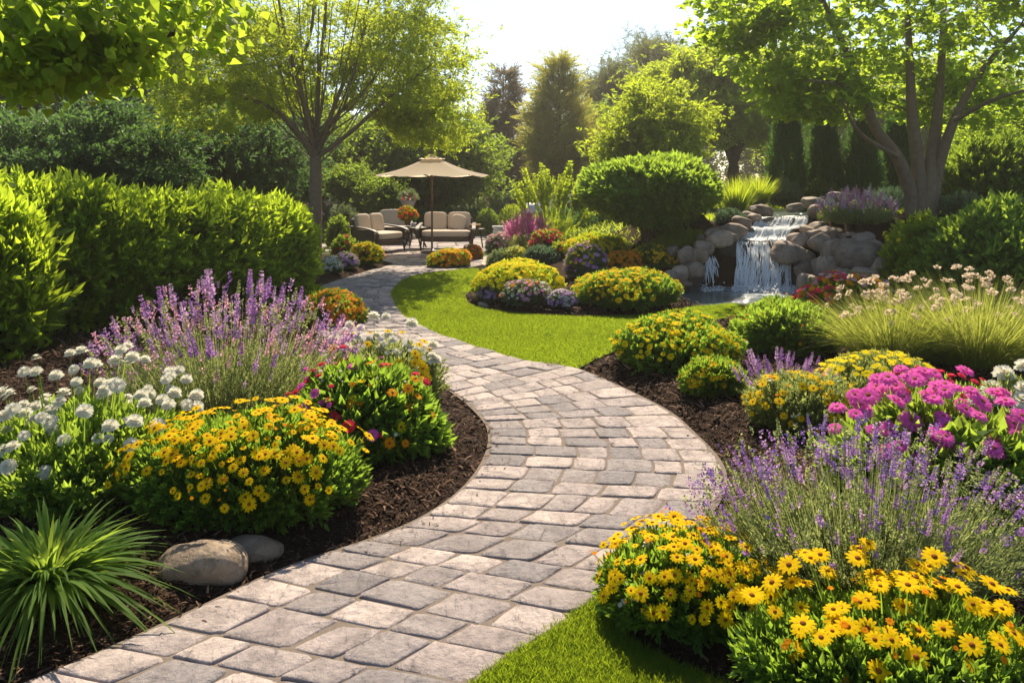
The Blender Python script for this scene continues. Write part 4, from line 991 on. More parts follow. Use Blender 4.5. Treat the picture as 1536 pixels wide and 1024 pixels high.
rocks([(1077, 359, 40, 24, 13.9, 'pale oval boulder at the top of the loose pile left of the falls'), (1030, 384, 26, 28, 13.6), (1049, 384, 25, 25, 13.55, 'yellowish boulder in the loose pile beside the thin side fall', 'tanrock'), (1042, 406, 30, 26, 13.35),
    (1020, 411, 27, 24, 13.3), (1006, 416, 24, 20, 13.2), (1103, 345, 34, 19, 14.2), (1085, 345, 22, 13, 14.2), (1069, 350, 22, 15, 14.0), (1095, 354, 28, 16, 14.05), (1113, 333, 28, 16, 14.6), (1132, 327, 20, 13, 14.9),
    (1141, 316, 34, 18, 15.4, 'rounded brown boulder at the head of the upper stream'), (1056, 371, 28, 20, 13.8), (1011, 376, 18, 15, 13.9), (998, 424, 18, 14, 12.9), (1027, 425, 22, 12, 13.35), (1122, 322, 18, 10, 15.2), (1052, 358, 18, 13, 14.2)], g_l, 'rock')
rocks([(1184, 381, 46, 32, 13.62, 'broad brown boulder overhanging the right edge of the lower fall'), (1201, 363, 36, 26, 13.9), (1228, 319, 28, 20, 15.1, 'rounded boulder at the right bank of the upper cascade'), (1229, 342, 27, 18, 14.3), (1212, 345, 24, 13, 14.3), (1247, 350, 44, 20, 13.9),
    (1236, 366, 46, 28, 13.55), (1222, 357, 26, 22, 13.8), (1249, 376, 32, 34, 13.3), (1269, 377, 42, 38, 13.1), (1286, 385, 60, 44, 12.75, 'largest boulder of the stacked wall, at its right end'), (1275, 357, 26, 17, 13.5), (1296, 359, 29, 20, 13.2),
    (1211, 387, 24, 23, 13.5, 'yellow brown mossy boulder in the wall beside the lower fall', 'tanrock'), (1205, 403, 28, 23, 13.4), (1224, 400, 17, 28, 13.35), (1233, 401, 15, 32, 13.25), (1244, 402, 24, 31, 13.1), (1255, 410, 28, 35, 12.95),
    (1269, 416, 37, 32, 12.75), (1299, 414, 40, 27, 12.5), (1207, 423, 26, 25, 13.1), (1221, 425, 24, 23, 13.0), (1236, 427, 25, 21, 12.9), (1220, 305, 34, 19, 16.6, 'grey boulder behind the upper stream pool'), (1257, 297, 29, 16, 17.6, 'farthest pale boulder on the hill, above the pink flowers'), (1192, 311, 24, 12, 16.2),
    (1310, 372, 26, 24, 13.0), (1318, 398, 30, 26, 12.5)], g_r, 'rock')
rocks([(1098, 373, 44, 34, 13.95), (1135, 400, 100, 76, 14.25), (1118, 372, 60, 26, 14.3), (1062, 408, 46, 60, 14.05), (1082, 412, 40, 50, 14.0), (1150, 352, 60, 22, 14.75), (1178, 356, 30, 20, 14.3), (1170, 336, 66, 20, 15.15), (1211, 333, 20, 15, 14.8), (1189, 420, 30, 34, 13.4), (1170, 414, 40, 44, 14.0), (1100, 415, 44, 40, 14.05), (1046, 424, 24, 22, 13.6), (1140, 330, 24, 12, 15.0), (1124, 346, 16, 9, 14.05), (1152, 329, 16, 7, 14.45)], g_w, 'wetrock')

# ------------------------------------------------------------------ trees
def bez(a, b, c, n=7):
    t = np.linspace(0, 1, n)[:, None]; return (1-t)**2*a+2*t*(1-t)*b+t*t*c
def tree(name, label, cat, base, stems, crowns, ncl, rc, nleaf, ls, leaf, T=SPRIG_D, bark='bark', n2=26, flat=.6, droop=.3, inner=.35, group=None, axis=None, tw=.010, seed=0, twigmin=.006, sides=7):
    """stems: (points, radius at foot, radius at tip); crowns: (centre, radii, weight) that hold the leaf clusters"""
    root = thing(name, label, cat, base, group); wood = MB(); SP, SR = [], []
    for pts, r0, r1 in stems:
        p = np.array(pts, float)
        if len(p) > 2:
            q = np.vstack([2*p[0]-p[1], p, 2*p[-1]-p[-2]]); o = []
            for i in range(1, len(q)-2):
                for t in np.arange(6)/6:
                    a, b, c, d = q[i-1:i+3]; o.append(.5*(2*b+(c-a)*t+(2*a-5*b+4*c-d)*t*t+(3*b-a-3*c+d)*t**3))
            o.append(p[-1]); p = np.array(o)
        r = np.linspace(1, 0, len(p))**.85*(r0-r1)+r1
        tube(wood, p, r, sides+2, .5); SP.append(p); SR.append(r)
    SP = np.concatenate(SP); SR = np.concatenate(SR)
    w = np.array([c[2] for c in crowns], float); w /= w.sum(); C = []
    for (cc, rr, _), k in zip(crowns, rng.multinomial(ncl, w)):
        d = rdir(k); C.append(np.array(cc)+d*np.array(rr)*(U(inner**3, 1, k)**(1/3))[:, None])
    C = np.concatenate(C); ax = np.array(base if axis is None else axis, float)
    C = C[C[:, 2] > hgt(C[:, 0], C[:, 1])+.25]
    order = np.argsort(np.min(np.linalg.norm(C[:, None]-SP[None, ::3], axis=2), axis=1))
    big = set(rng.choice(len(C), min(n2, len(C)), replace=False).tolist())
    for ph in (0, 1):
        for i in order:
            if (i in big) != (ph == 0): continue
            t = C[i]; v = SP-t; hd = np.linalg.norm(v[:, :2], axis=1)
            cost = np.linalg.norm(v, axis=1)+1.3*np.clip(v[:, 2]+.35*hd, 0, None); k = np.argmin(cost); p0 = SP[k]; L = np.linalg.norm(t-p0)
            if L < .05: continue
            r0 = min(SR[k]*.62, (.016 if ph == 0 else tw)*L+twigmin*1.2)
            mid = p0+(t-p0)*.5+np.array([0, 0, .13*L])+rng.normal(0, .05*L, 3)
            pts = bez(p0, mid, t, 8 if ph == 0 else 5); rad = np.linspace(r0, twigmin*.5, len(pts))
            tube(wood, pts, rad, 5 if ph == 0 else 4); SP = np.vstack([SP, pts[1:]]); SR = np.r_[SR, rad[1:]]
    wood.build('trunk', M[bark], root, True)
    k = np.repeat(np.arange(len(C)), nleaf); n = len(k); rcs = rc*U(.6, 1.35, len(C))
    P = C[k]+rng.normal(0, 1, (n, 3))*rcs[k][:, None]*np.array([1, 1, flat])*.55
    o = P-ax; o[:, 2] = 0; o = nrm(o)
    d = nrm(o*.5+rng.normal(0, .6, (n, 3))+np.array([0, 0, .25-droop]))
    mb = MB(); tone = np.clip(U(0, 1, len(C))[k]*.5+U(0, .5, n), 0, 1)
    s = ls*U(.6, 1.25, n); inst(mb, T, P-d*s[:, None]*.4, d, np.array([0, 0, 1.0])+rng.normal(0, .55, (n, 3)), s, tone)
    mb.build('crown', M[leaf], root); return root
def auto_tree(name, label, px, Y, top, wpx, leaf, trunk_top=None, split=5, r=.16, bark='darkbark', ncl=70, rc=.7, nleaf=90, ls=.3, low=.18, bg=True, cat='tree', group=None, T=SPRIG_D, flat=.6, seed=0, n2=18, cy_=0, **kw):
    """a round-headed tree from its photo column, distance, top row and crown width"""
    x = (px-CX)/F*Y; z0 = max(hgt(x, Y)[0], 0); H = CAMH-(top-HOR)*Y/F-z0; R = wpx/2*Y/F
    b = V3(x, Y, z0); th = (trunk_top or .32)*H; stems = []
    for i in range(split):
        a = i*6.283/split+random.uniform(-.4, .4); e = random.uniform(.35, .6)*R
        stems.append(([b+V3(random.uniform(-.05, .05), random.uniform(-.05, .05), -.1), b+V3(0, 0, th), b+V3(math.cos(a)*e*.4, math.sin(a)*e*.4, th+(H-th)*.35), b+V3(math.cos(a)*e, math.sin(a)*e, th+(H-th)*.75)], r, r*.15))
    cz = z0+low*H+(H*(1-low))/2; rz = H*(1-low)/2
    cr = [((x, Y, cz), (R*.82, R*.78, rz*.86), 1)]
    for i in range(6):
        a = U(0, 6.283); e = U(-.5, .9); ce = math.sqrt(max(0, 1-e*e)); cr.append(((x+R*.62*ce*math.cos(a), Y+R*.6*ce*math.sin(a), cz+rz*.62*e), (R*.42, R*.40, rz*.36), .28))
    return tree(name, label, cat, b, stems, cr, ncl, rc, nleaf, ls, leaf, T, bark, n2, flat, group=group, **kw)
# large tree with a straight trunk left of the patio
Yb = 16.5; tb = V3((472-CX)/F*Yb, Yb, 0)
st = [([tb+V3(0, 0, -.1), Wp(473, 300, Yb), Wp(474, 225, Yb)], .155, .12)]
for pts in ([(474, 240), (440, 195), (385, 130), (340, 70)], [(472, 225), (455, 150), (430, 60), (410, -40)], [(474, 222), (478, 120), (488, 20), (490, -90)], [(476, 230), (505, 150), (540, 60), (560, -40)], [(476, 236), (530, 195), (590, 140), (650, 95)], [(474, 240), (500, 180), (560, 120), (600, 40)], [(472, 230), (420, 170), (350, 140), (300, 120)], [(474, 228), (450, 120), (470, 20), (455, -110)]):
    dep = random.uniform(-1.6, 1.6); k = len(pts)
    st.append(([Wp(px, py, Yb+dep*i/(k-1)) for i, (px, py) in enumerate(pts)], 0.058, .014))
for i in range(26):
    a = math.radians(-60+120*(i+.5)/26+random.uniform(-3, 3)); y0 = random.uniform(185, 248)-abs(math.sin(a))*-8; Lp = random.uniform(170, 300)*(1-.25*abs(math.sin(a)))
    p0 = (473, y0); p1 = (473+math.sin(a)*Lp*.42, y0-math.cos(a)*Lp*.34-12); p2 = (473+math.sin(a)*Lp*.80, y0-math.cos(a)*Lp*1.0-20); dep = random.uniform(-2.2, 2.2)
    st.append(([Wp(*p0, Yb), Wp(*p1, Yb+dep*.45), Wp(*p2, Yb+dep)], random.uniform(.014, .028), .006))
def Ce(px, py, Y, rx, ry, rz, w): return (tuple(Wp(px, py, Y)), (rx*Y/F, ry, rz*Y/F), w)
tree('maple_tree', 'tall vase-shaped golden green tree with straight trunk behind the hedge', 'tree', tb, st,
     [Ce(470, -60, 16.5, 215, 2.8, 190, 2.0), Ce(350, 90, 16.2, 120, 2.0, 80, 1.1), Ce(610, 100, 16.6, 92, 1.9, 95, 1.3), Ce(640, 175, 17, 60, 1.3, 50, .6), Ce(330, 160, 16.2, 75, 1.5, 34, .4), Ce(470, 90, 17.5, 150, 1.2, 90, .9)], 520, .44, 30, .19, 'goldleaf', SPRIG_D, 'bark', 120, .5, inner=.70, axis=tb)
# multi-stemmed tree above the rock wall
Yr = 15.0; rb = V3((1380-CX)/F*Yr, Yr, 1.05)
st = []
for pts, r0, dep in (([(1368, 345), (1366, 290), (1345, 235), (1312, 190), (1290, 120), (1262, 60), (1225, -20)], .15, -1.2), ([(1378, 345), (1380, 280), (1368, 170), (1364, 80), (1358, -40)], .16, .3), ([(1390, 345), (1394, 270), (1404, 190), (1412, 100), (1418, -60)], .17, .9), ([(1396, 345), (1406, 260), (1432, 180), (1470, 110), (1530, 40)], .13, -.8)):
    k = len(pts); st.append(([Wp(px, py, Yr+dep*max(0, i-1)/(k-1)) for i, (px, py) in enumerate(pts)], r0, .03))
for pts, dep in (([(1300, 150), (1262, 128), (1210, 120)], -1.6), ([(1345, 235), (1290, 200), (1262, 150)], -2.2), ([(1432, 180), (1490, 150), (1560, 130)], -1.4)):
    st.append(([Wp(px, py, Yr-.5+dep*i/2) for i, (px, py) in enumerate(pts)], .05, .015))
tree('multi_stem_tree', 'large many-stemmed tree with sunlit leaves above the stacked rock wall', 'tree', rb, st,
     [Ce(1330, -15, 15.2, 240, 1.9, 115, 1.8), Ce(1190, 60, 14.6, 110, 1.8, 90, 1.1), Ce(1220, 140, 14.2, 75, 1.2, 40, .6), Ce(1490, 60, 15, 120, 2.0, 110, 1.0), Ce(1110, 25, 14, 60, 1.2, 45, .4), Ce(1310, 130, 16.6, 110, 1.2, 50, .7), Ce(1440, 150, 16.4, 90, 1.2, 40, .5)], 470, .42, 34, .145, 'mapleaf', T_MAPLE, 'bark', 140, .42, inner=.6, axis=rb)
# tree that leans in from the left, its trunk outside the frame
ob = V3(-4.9, 5.6, 0)
st = [([ob+V3(0, 0, -.1), ob+V3(.1, 0, 1.6), ob+V3(.3, -.1, 2.6), ob+V3(.8, -.2, 4.2), ob+V3(1.2, 0, 5.6)], .19, .05), ([ob+V3(.1, 0, 1.9), Wp(-60, 130, 5.4), Wp(50, 88, 5.2), Wp(150, 75, 5.1), Wp(260, 50, 5.0)], .085, .02), ([ob+V3(.3, 0, 2.5), Wp(-20, 60, 5.3), Wp(70, 10, 5.1), Wp(180, -30, 5.0)], .09, .02)]
tree('overhanging_tree', 'broad-leaved tree whose branches hang into the top left corner', 'tree', ob, st,
     [Ce(60, 40, 5.2, 175, .75, 100, 1.6), Ce(220, 40, 5.1, 135, .6, 66, 1.0), Ce(20, 95, 5.2, 90, .6, 45, .5), Ce(140, -110, 5.3, 250, 1.0, 100, .35), Ce(130, 100, 5.1, 75, .45, 32, .35)], 300, .19, 15, .095, 'mapleaf', T_BROAD, 'darkbark', 60, .7, droop=.8, inner=.2, axis=ob, twigmin=.004)

def conifer(label, px, Y, top, wpx, leaf, name='conifer', bark='darkbark', nb=170, ls=.55, low=.12, up=.25, power=.8, group=None, open_=1.0):
    x = (px-CX)/F*Y; z0 = max(hgt(x, Y)[0], 0); H = CAMH-(top-HOR)*Y/F-z0; R = wpx/2*Y/F; b = V3(x, Y, z0)
    root = thing(name, label, 'tree', b, group); wd = MB(); tube(wd, [b+V3(0, 0, -.1), b+V3(0, 0, H*.5), b+V3(0, 0, H*.99)], [R*.09+.04, R*.05+.02, .015], 8); mb = MB()
    for i in range(nb):
        t = U(0, 1)**1.25; z = H*(low+(1-low)*t); a = U(0, 6.283); L = R*((1-t)**power*.92+.06)*U(.45, 1.2)*(1-.5*max(0, .15-t)/.15)
        p0 = b+V3(0, 0, z); d = V3(math.cos(a), math.sin(a), 0); m = p0+d*L*.55+V3(0, 0, up*L*.4); e = p0+d*L+V3(0, 0, up*L*(.9 if up > .4 else -.1)); pts = bez(p0, m, e, 6); tube(wd, pts, np.linspace(.02*L+.008, .005, 6), 4)
        k = int(7+11*L*open_); u = U(.22, 1.03, k)**.8; q = bez(p0, m, e, 30)[np.clip((u*29).astype(int), 0, 29)]+rng.normal(0, .06*L+.04, (k, 3))
        dd = nrm(d+rng.normal(0, .55, (k, 3))+np.array([0, 0, up*.8])); inst(mb, NEEDLE, q, dd, rdir(k)+np.array([0, 0, 1.0]), ls*U(.7, 1.2, k))
    wd.build('trunk', M[bark], root, True); mb.build('crown', M[leaf], root); return root
conifer('brownish conifer with forked top standing behind the parasol', 755, 40, 110, 92, 'browncon', nb=150, ls=.8, power=.55, up=.5)
conifer('golden green conifer with pointed crown in the middle of the skyline', 838, 36, 94, 122, 'goldcon', nb=170, ls=.75, power=.62, up=.75)
auto_tree('pine_tree', 'tall open pine high on the skyline, right of the golden conifer', 980, 50, 46, 110, 'conifer', .5, 5, .22, ncl=60, rc=1.1, nleaf=70, ls=.7, low=.45, T=NEEDLE)
auto_tree('pine_tree', 'leaning pine with flat tiers left of the tallest pine', 918, 46, 84, 90, 'conifer', .5, 4, .18, ncl=44, rc=1.0, nleaf=60, ls=.65, low=.4, T=NEEDLE)
auto_tree('broadleaf_tree', 'olive tree filling the gap beneath the leaning pine', 905, 42, 150, 110, 'midleaf', .3, 5, .16, ncl=70, rc=1.0, nleaf=80, ls=.5, low=.1)
# bright tree behind the round clipped tree
auto_tree('broadleaf_tree', 'bright green spreading tree with dark forked trunk behind the waterfall', 1100, 32, 60, 290, 'brightleaf', .22, 7, .24, ncl=250, rc=.85, nleaf=55, ls=.40, flat=.4, low=.22, n2=45)
auto_tree('broadleaf_tree', 'sunny low tree just behind the round clipped tree', 990, 21, 112, 175, 'brightleaf', .25, 5, .10, ncl=110, rc=.55, nleaf=65, ls=.27, flat=.4, low=.12, n2=25)
auto_tree('broadleaf_tree', 'small far tree between golden conifer and bright tree', 872, 50, 190, 80, 'goldcon', .3, 4, .15, ncl=44, rc=1.0, nleaf=70, ls=.6, low=.05)
def column(label, px, Y, top, wpx, leaf='cypress'):
    x = (px-CX)/F*Y; z0 = max(hgt(x, Y)[0], 0); H = CAMH-(top-HOR)*Y/F-z0; R = wpx/2*Y/F; b = V3(x, Y, z0); root = thing('columnar_cypress', label, 'tree', b)
    wd = MB(); tube(wd, [b+V3(0, 0, -.1), b+V3(0, 0, H*.9)], [.07, .02], 7); wd.build('trunk', M['darkbark'], root, True)
    n = 1900; t = U(0, 1, n)**.9; a = U(0, 6.283, n); r = R*np.clip(np.minimum((1-t)**.55, (t*5+.35)), 0, 1)*(1-np.abs(rng.normal(0, .14, n)))*(1+.14*np.sin(a*3+t*14))
    P = b+np.column_stack([np.cos(a)*r, np.sin(a)*r, H*(.09+.9*t)]); d = nrm(np.column_stack([np.cos(a)*.35, np.sin(a)*.35, np.ones(n)*.9])+rng.normal(0, .22, (n, 3)))
    mb = MB(); inst(mb, NEEDLE, P, d, rdir(n), .30*U(.7, 1.3, n)); mb.build('crown', M[leaf], root); return root
column('dark columnar cypress nearest the bright tree trunk', 1180, 19.6, 158, 52)
column('dark columnar cypress second from the bright tree trunk', 1236, 19.8, 170, 48)
column('dark columnar cypress just left of the many-stemmed tree', 1293, 19.4, 184, 50)
column('dark columnar cypress half hidden behind the many-stemmed tree', 1345, 20, 190, 46)
# shady trees on the left
auto_tree('shrub_tree', 'dark green layered shrub tree behind the left end of the hedge', 95, 17, 142, 400, 'darkleaf', .2, 6, .10, ncl=200, rc=.6, nleaf=80, ls=.26, low=.05, flat=.3, n2=40, cat='tree')
auto_tree('shade_tree', 'dark round-headed tree with short trunk behind the hedge', 330, 21, 150, 260, 'darkleaf', .3, 5, .17, ncl=150, rc=.7, nleaf=85, ls=.30, low=.12, n2=30)
auto_tree('shade_tree', 'tall dark tree at the back behind the layered shrub tree', 165, 27, 40, 380, 'darkleaf', .2, 5, .22, ncl=190, rc=1.0, nleaf=85, ls=.45, low=.02, n2=30)
auto_tree('shade_tree', 'tall dark tree filling the far left edge', -60, 24, 20, 380, 'darkleaf', .2, 5, .22, ncl=150, rc=1.0, nleaf=85, ls=.45, low=.02, n2=30)
auto_tree('shade_tree', 'deep green tree behind the straight trunk of the golden tree', 430, 30, 120, 260, 'midleaf', .2, 5, .2, ncl=170, rc=1.0, nleaf=85, ls=.42, low=.02, n2=30)
auto_tree('shade_tree', 'broad green tree directly behind the parasol', 640, 31, 165, 240, 'midleaf', .2, 5, .2, ncl=170, rc=.95, nleaf=85, ls=.42, low=.03, n2=30)
auto_tree('multi_stem_shrub', 'small round multi-stemmed tree left of the parasol', 545, 26, 240, 100, 'midleaf', .3, 5, .05, ncl=60, rc=.45, nleaf=85, ls=.24, low=.22, n2=16)
# trees on the right
auto_tree('shade_tree', 'tall dark tree behind the columnar cypresses', 1240, 46, 40, 300, 'brightleaf', .2, 5, .22, ncl=170, rc=1.1, nleaf=85, ls=.5, low=.02, n2=30)
auto_tree('shade_tree', 'dark tree behind the right edge, beyond the clipped bush', 1440, 44, 60, 300, 'brightleaf', .2, 5, .22, ncl=150, rc=1.0, nleaf=85, ls=.45, low=.02, n2=30)
auto_tree('broadleaf_tree', 'sunlit yellow green tree peeping out at the right edge', 1520, 22, 130, 170, 'mapleaf', .3, 5, .12, ncl=90, rc=.6, nleaf=85, ls=.3, low=.1, n2=20)
tag(None, None) if False else None
def far_wood():
    mb = MB(); wd = []
    for k in range(120):
        px = -700+k*26+random.uniform(-10, 10); Y = random.uniform(58, 74); x = (px-CX)/F*Y; H = random.uniform(4.2, 6.6)+(2.5 if (px < 640 or px > 1000) else 0); R = random.uniform(1.6, 2.6)
        n = 330; p, d = ell_pts(n, -.95, .15, .15, k); P = np.column_stack([x+p[:, 0]*R, Y+p[:, 1]*R, H*.5+p[:, 2]*H*.52]); dd = nrm(d+np.array([0, 0, .5])+rng.normal(0, .4, (n, 3)))
        inst(mb, SPRIG_D, P, dd, d+rng.normal(0, .5, (n, 3)), .8*U(.7, 1.2, n), np.full(n, random.random()*.6)+U(0, .4, n))
    tag(mb.build('far_woods', M['conifer']), kind='stuff')
far_wood()

# ------------------------------------------------------------------ shrubs of the middle ground
def ball_tree(label, px, py, wpx, top, bot, leaf, n, ls, name='clipped_tree', T=SPRIG_B):
    b = G(px, py); Y = b[1]; s = Y/F; R = wpx/2*s*.96; zt = CAMH-(top-HOR)*s; zb = CAMH-(bot-HOR)*s; cz = zb+(zt-zb)*.42
    root = thing(name, label, 'tree', b); wd = MB()
    for i in range(8):
        a = i*.785+random.uniform(-.2, .2); tube(wd, [b+V3(random.uniform(-.06, .06), random.uniform(-.06, .06), -.1), b+V3(math.cos(a)*.12, math.sin(a)*.12, (zb-b[2])*.7), V3(b[0]+math.cos(a)*R*.45, Y+math.sin(a)*R*.45, zb+.25), V3(b[0]+math.cos(a)*R*.7, Y+math.sin(a)*R*.7, cz+.3)], [.10, .08, .045, .015], 7)
    wd.build('trunk', M['darkbark'], root, True)
    p, d = ell_pts(n, -1.1, .12, .12, int(px)); up = p[:, 2] > 0
    sg = np.sign(p)*np.abs(p)**.92
    P = np.column_stack([b[0]+sg[:, 0]*R, Y+sg[:, 1]*R*.9, np.where(up, cz+p[:, 2]*(zt-cz), cz+np.sign(p[:, 2])*np.abs(p[:, 2])**1.5*(cz-zb))])
    dd = nrm(d*.9+np.array([0, 0, .35])+rng.normal(0, .35, (len(P), 3))); L = ls*U(.65, 1.25, len(P)); mb = MB()
    inst(mb, T, P-dd*L[:, None]*.5, dd, d+rng.normal(0, .5, (len(P), 3)), L)
    k = n//3; pi, di = ell_pts(k, -1.1, .05, .3, 3); inst(mb, T, np.column_stack([b[0]+pi[:, 0]*R*.75, Y+pi[:, 1]*R*.7, cz+pi[:, 2]*(cz-zb)*.75]), nrm(di+np.array([0, 0, .6])), rdir(len(pi)), ls*1.3, U(0, .5, len(pi)))
    mb.build('crown', M[leaf], root); return root
ball_tree('wide round clipped tree on short dark stems left of the waterfall', 976, 374, 206, 238, 330, 'roundleaf', 5200, .19)
bush('low spreading juniper under the round clipped tree on its right', 'shrub', 1024, 398, 84, 362, 'brightleaf', n=700, ls=.18, T=NEEDLE, name='juniper')
bush('low spreading juniper under the round clipped tree on its left', 'shrub', 918, 384, 60, 364, 'brightleaf', n=420, ls=.18, T=NEEDLE, name='juniper')
clump('spiky lime green grass tuft left of the upper cascade', 1104, 326, 62, 268, 700, .018, 'brightleaf', 'grass_tuft', 'ornamental grass', (.1, .5), lean=.7)
clump('spiky lime green grass tuft behind the one at the cascade', 1135, 312, 70, 262, 700, .018, 'brightleaf', 'grass_tuft', 'ornamental grass', (.1, .5), lean=.7)
lavender('feathery light green shrub of arching plumes behind the covered grill', 828, 366, 84, 272, 60, ('brightleaf',), .62, spread=.75, foln=200, fol='brightleaf', name='feathery_shrub', cat='shrub', stem_w=.02, Lr=(.5, .9), sp_n=14, limit=60, part='plume')
bush('small blue grey shrub at the left bank of the stream', 'shrub', 1096, 346, 44, 318, 'blueleaf', n=350, ls=.12, T=SPRIG_N, name='blue_shrub')
bush('pale green shrub behind the upper stream', 'shrub', 1178, 306, 50, 272, 'greyleaf', n=380, ls=.18, name='pale_shrub', Y=19)
bush('dull green shrub at the feet of the columnar cypresses', 'shrub', 1228, 300, 60, 270, 'midleaf', n=420, ls=.18, name='bed_shrub', Y=19.5)
bush('dark juniper between pink flowers and the many-stemmed trunk', 'shrub', 1335, 322, 70, 283, 'blueleaf', n=600, ls=.16, T=NEEDLE, name='juniper', Y=16.5)
lavender('pink white flower spikes spilling over the top of the rock wall', 1285, 357, 108, 298, 240, ('pink', 'white', 'pink', 'lilac'), .15, spread=.4, foln=700, name='pink_flower_plant', cat='flowering plant', stem_w=.006, limit=100)
bush('small magenta edging flowers at the rim of the rock wall', 'flowering plant', 1256, 352, 50, 328, 'midleaf', [('small', 'magenta', None, 60, .035), ('small', 'pink', None, 30, .035)], n=300, ls=.09, name='magenta_flower_plant')
bush('round clipped bush at the right edge behind the many-stemmed tree', 'shrub', 1486, 345, 185, 206, 'midleaf', n=2200, ls=.26, name='clipped_bush', Y=17.5)
bush('yellow green flowering bush against the right end of the rock wall', 'shrub', 1376, 445, 100, 330, 'brightleaf', [('small', 'lemon', None, 60, .035)], n=1100, ls=.19, name='yellow_bush', Y=12.3, lump=.28, shell=.2)
bush('large leafy green shrub at the right edge above the ornamental grass', 'shrub', 1486, 470, 215, 318, 'bedleaf', n=2000, ls=.27, T=SPRIG_B, name='leafy_shrub', Y=11.6, lump=.24, shell=.2)
bush('dark shrub behind the leafy green one', 'shrub', 1445, 345, 60, 300, 'greyleaf', n=300, ls=.2, name='bed_shrub', Y=14.8)
# topiary and low hedges behind the patio
hedge('long low clipped hedge behind the garden seats', [(-5.0, 27.3), (-3.0, 27.5), (-.8, 27.3)], .55, [.75, .75, .75], 1300, ls=.20, leaf='darkleaf', T=SPRIG_D)
hedge('dark low clipped hedge between covered grill and round clipped tree', [(1.0, 20.6), (1.9, 19.9), (2.6, 19.0)], .45, [.95, .95, .95], 1100, ls=.17, leaf='darkleaf', T=SPRIG_D)
hedge('dark low clipped hedge right of the covered grill', [(.4, 26.0), (2.2, 25.5), (3.6, 24.5)], .5, [.85, .85, .85], 1100, ls=.20, leaf='darkleaf', T=SPRIG_D)
bush('clipped ball topiary just right of the loveseat', 'topiary', 731, 362, 36, 314, 'midleaf', n=600, ls=.13, T=SPRIG_D, name='topiary_ball', Y=26, shell=.05, lump=.03)
bush('clipped dome topiary in sun between ball topiary and grill', 'topiary', 768, 352, 46, 308, 'brightleaf', n=600, ls=.13, T=SPRIG_D, name='topiary_dome', Y=27, shell=.05, lump=.03)
bush('small pointed topiary behind the clipped ball', 'topiary', 722, 345, 22, 303, 'brightleaf', n=350, ls=.13, T=SPRIG_D, name='topiary_cone', Y=28, shell=.05, lump=.03)
bush('dark arched topiary behind the pointed one', 'topiary', 746, 345, 26, 290, 'darkleaf', n=500, ls=.15, T=SPRIG_D, name='topiary_arch', Y=30, shell=.05, lump=.04)
bush('blue green round bush behind the topiary', 'shrub', 776, 335, 44, 274, 'blueleaf', n=800, ls=.2, T=SPRIG_N, name='blue_shrub', Y=33)
bush('grey green rounded shrub beside the golden tree trunk', 'shrub', 515, 350, 50, 308, 'greyleaf', n=500, ls=.18, T=SPRIG_N, name='grey_shrub', Y=24)
bush('pale pink flowering shrub behind the straight trunk', 'flowering plant', 478, 345, 64, 302, 'greyleaf', [('small', 'pink', None, 100, .06)], n=500, ls=.18, T=SPRIG_N, name='pale_flower_plant', Y=25)
bush('dark shrub between the trunk and the left armchair', 'shrub', 508, 362, 36, 326, 'midleaf', n=400, ls=.16, name='bed_shrub', Y=21.5)

# ------------------------------------------------------------------ patio furniture
M['cushion'] = plain('cushion_fabric', (.46, .39, .33), .9, .1, .06, 20, .25, bscale=400)
M['piping'] = plain('cushion_piping', (.30, .24, .19), .9, .1, .06)
M['frame'] = plain('dark_brown_frame', (.055, .036, .024), .5, .4, .25, 14, .3, bscale=120)
M['canvas'] = leafmat('parasol_canvas', (.62, .52, .40), (.66, .56, .44), (.80, .66, .48), .55, .8, .1)
M['wood'] = plain('umbrella_pole', (.10, .06, .035), .45, .4, .3, 10)
M['whitepot'] = plain('pale_glazed_pot', (.62, .60, .62), .35, .5, .06)
M['steel'] = plain('brushed_lid', (.55, .52, .50), .32, .5, .10, 20, .1, .6)
M['stonecast'] = plain('cast_stone', (.30, .28, .25), .85, .2, .35, 8, .6, bscale=50)
M['basket'] = plain('wicker_basket', (.30, .17, .07), .7, .2, .4, 60, .8, bscale=90)
def Rz(a): return rotz(a)
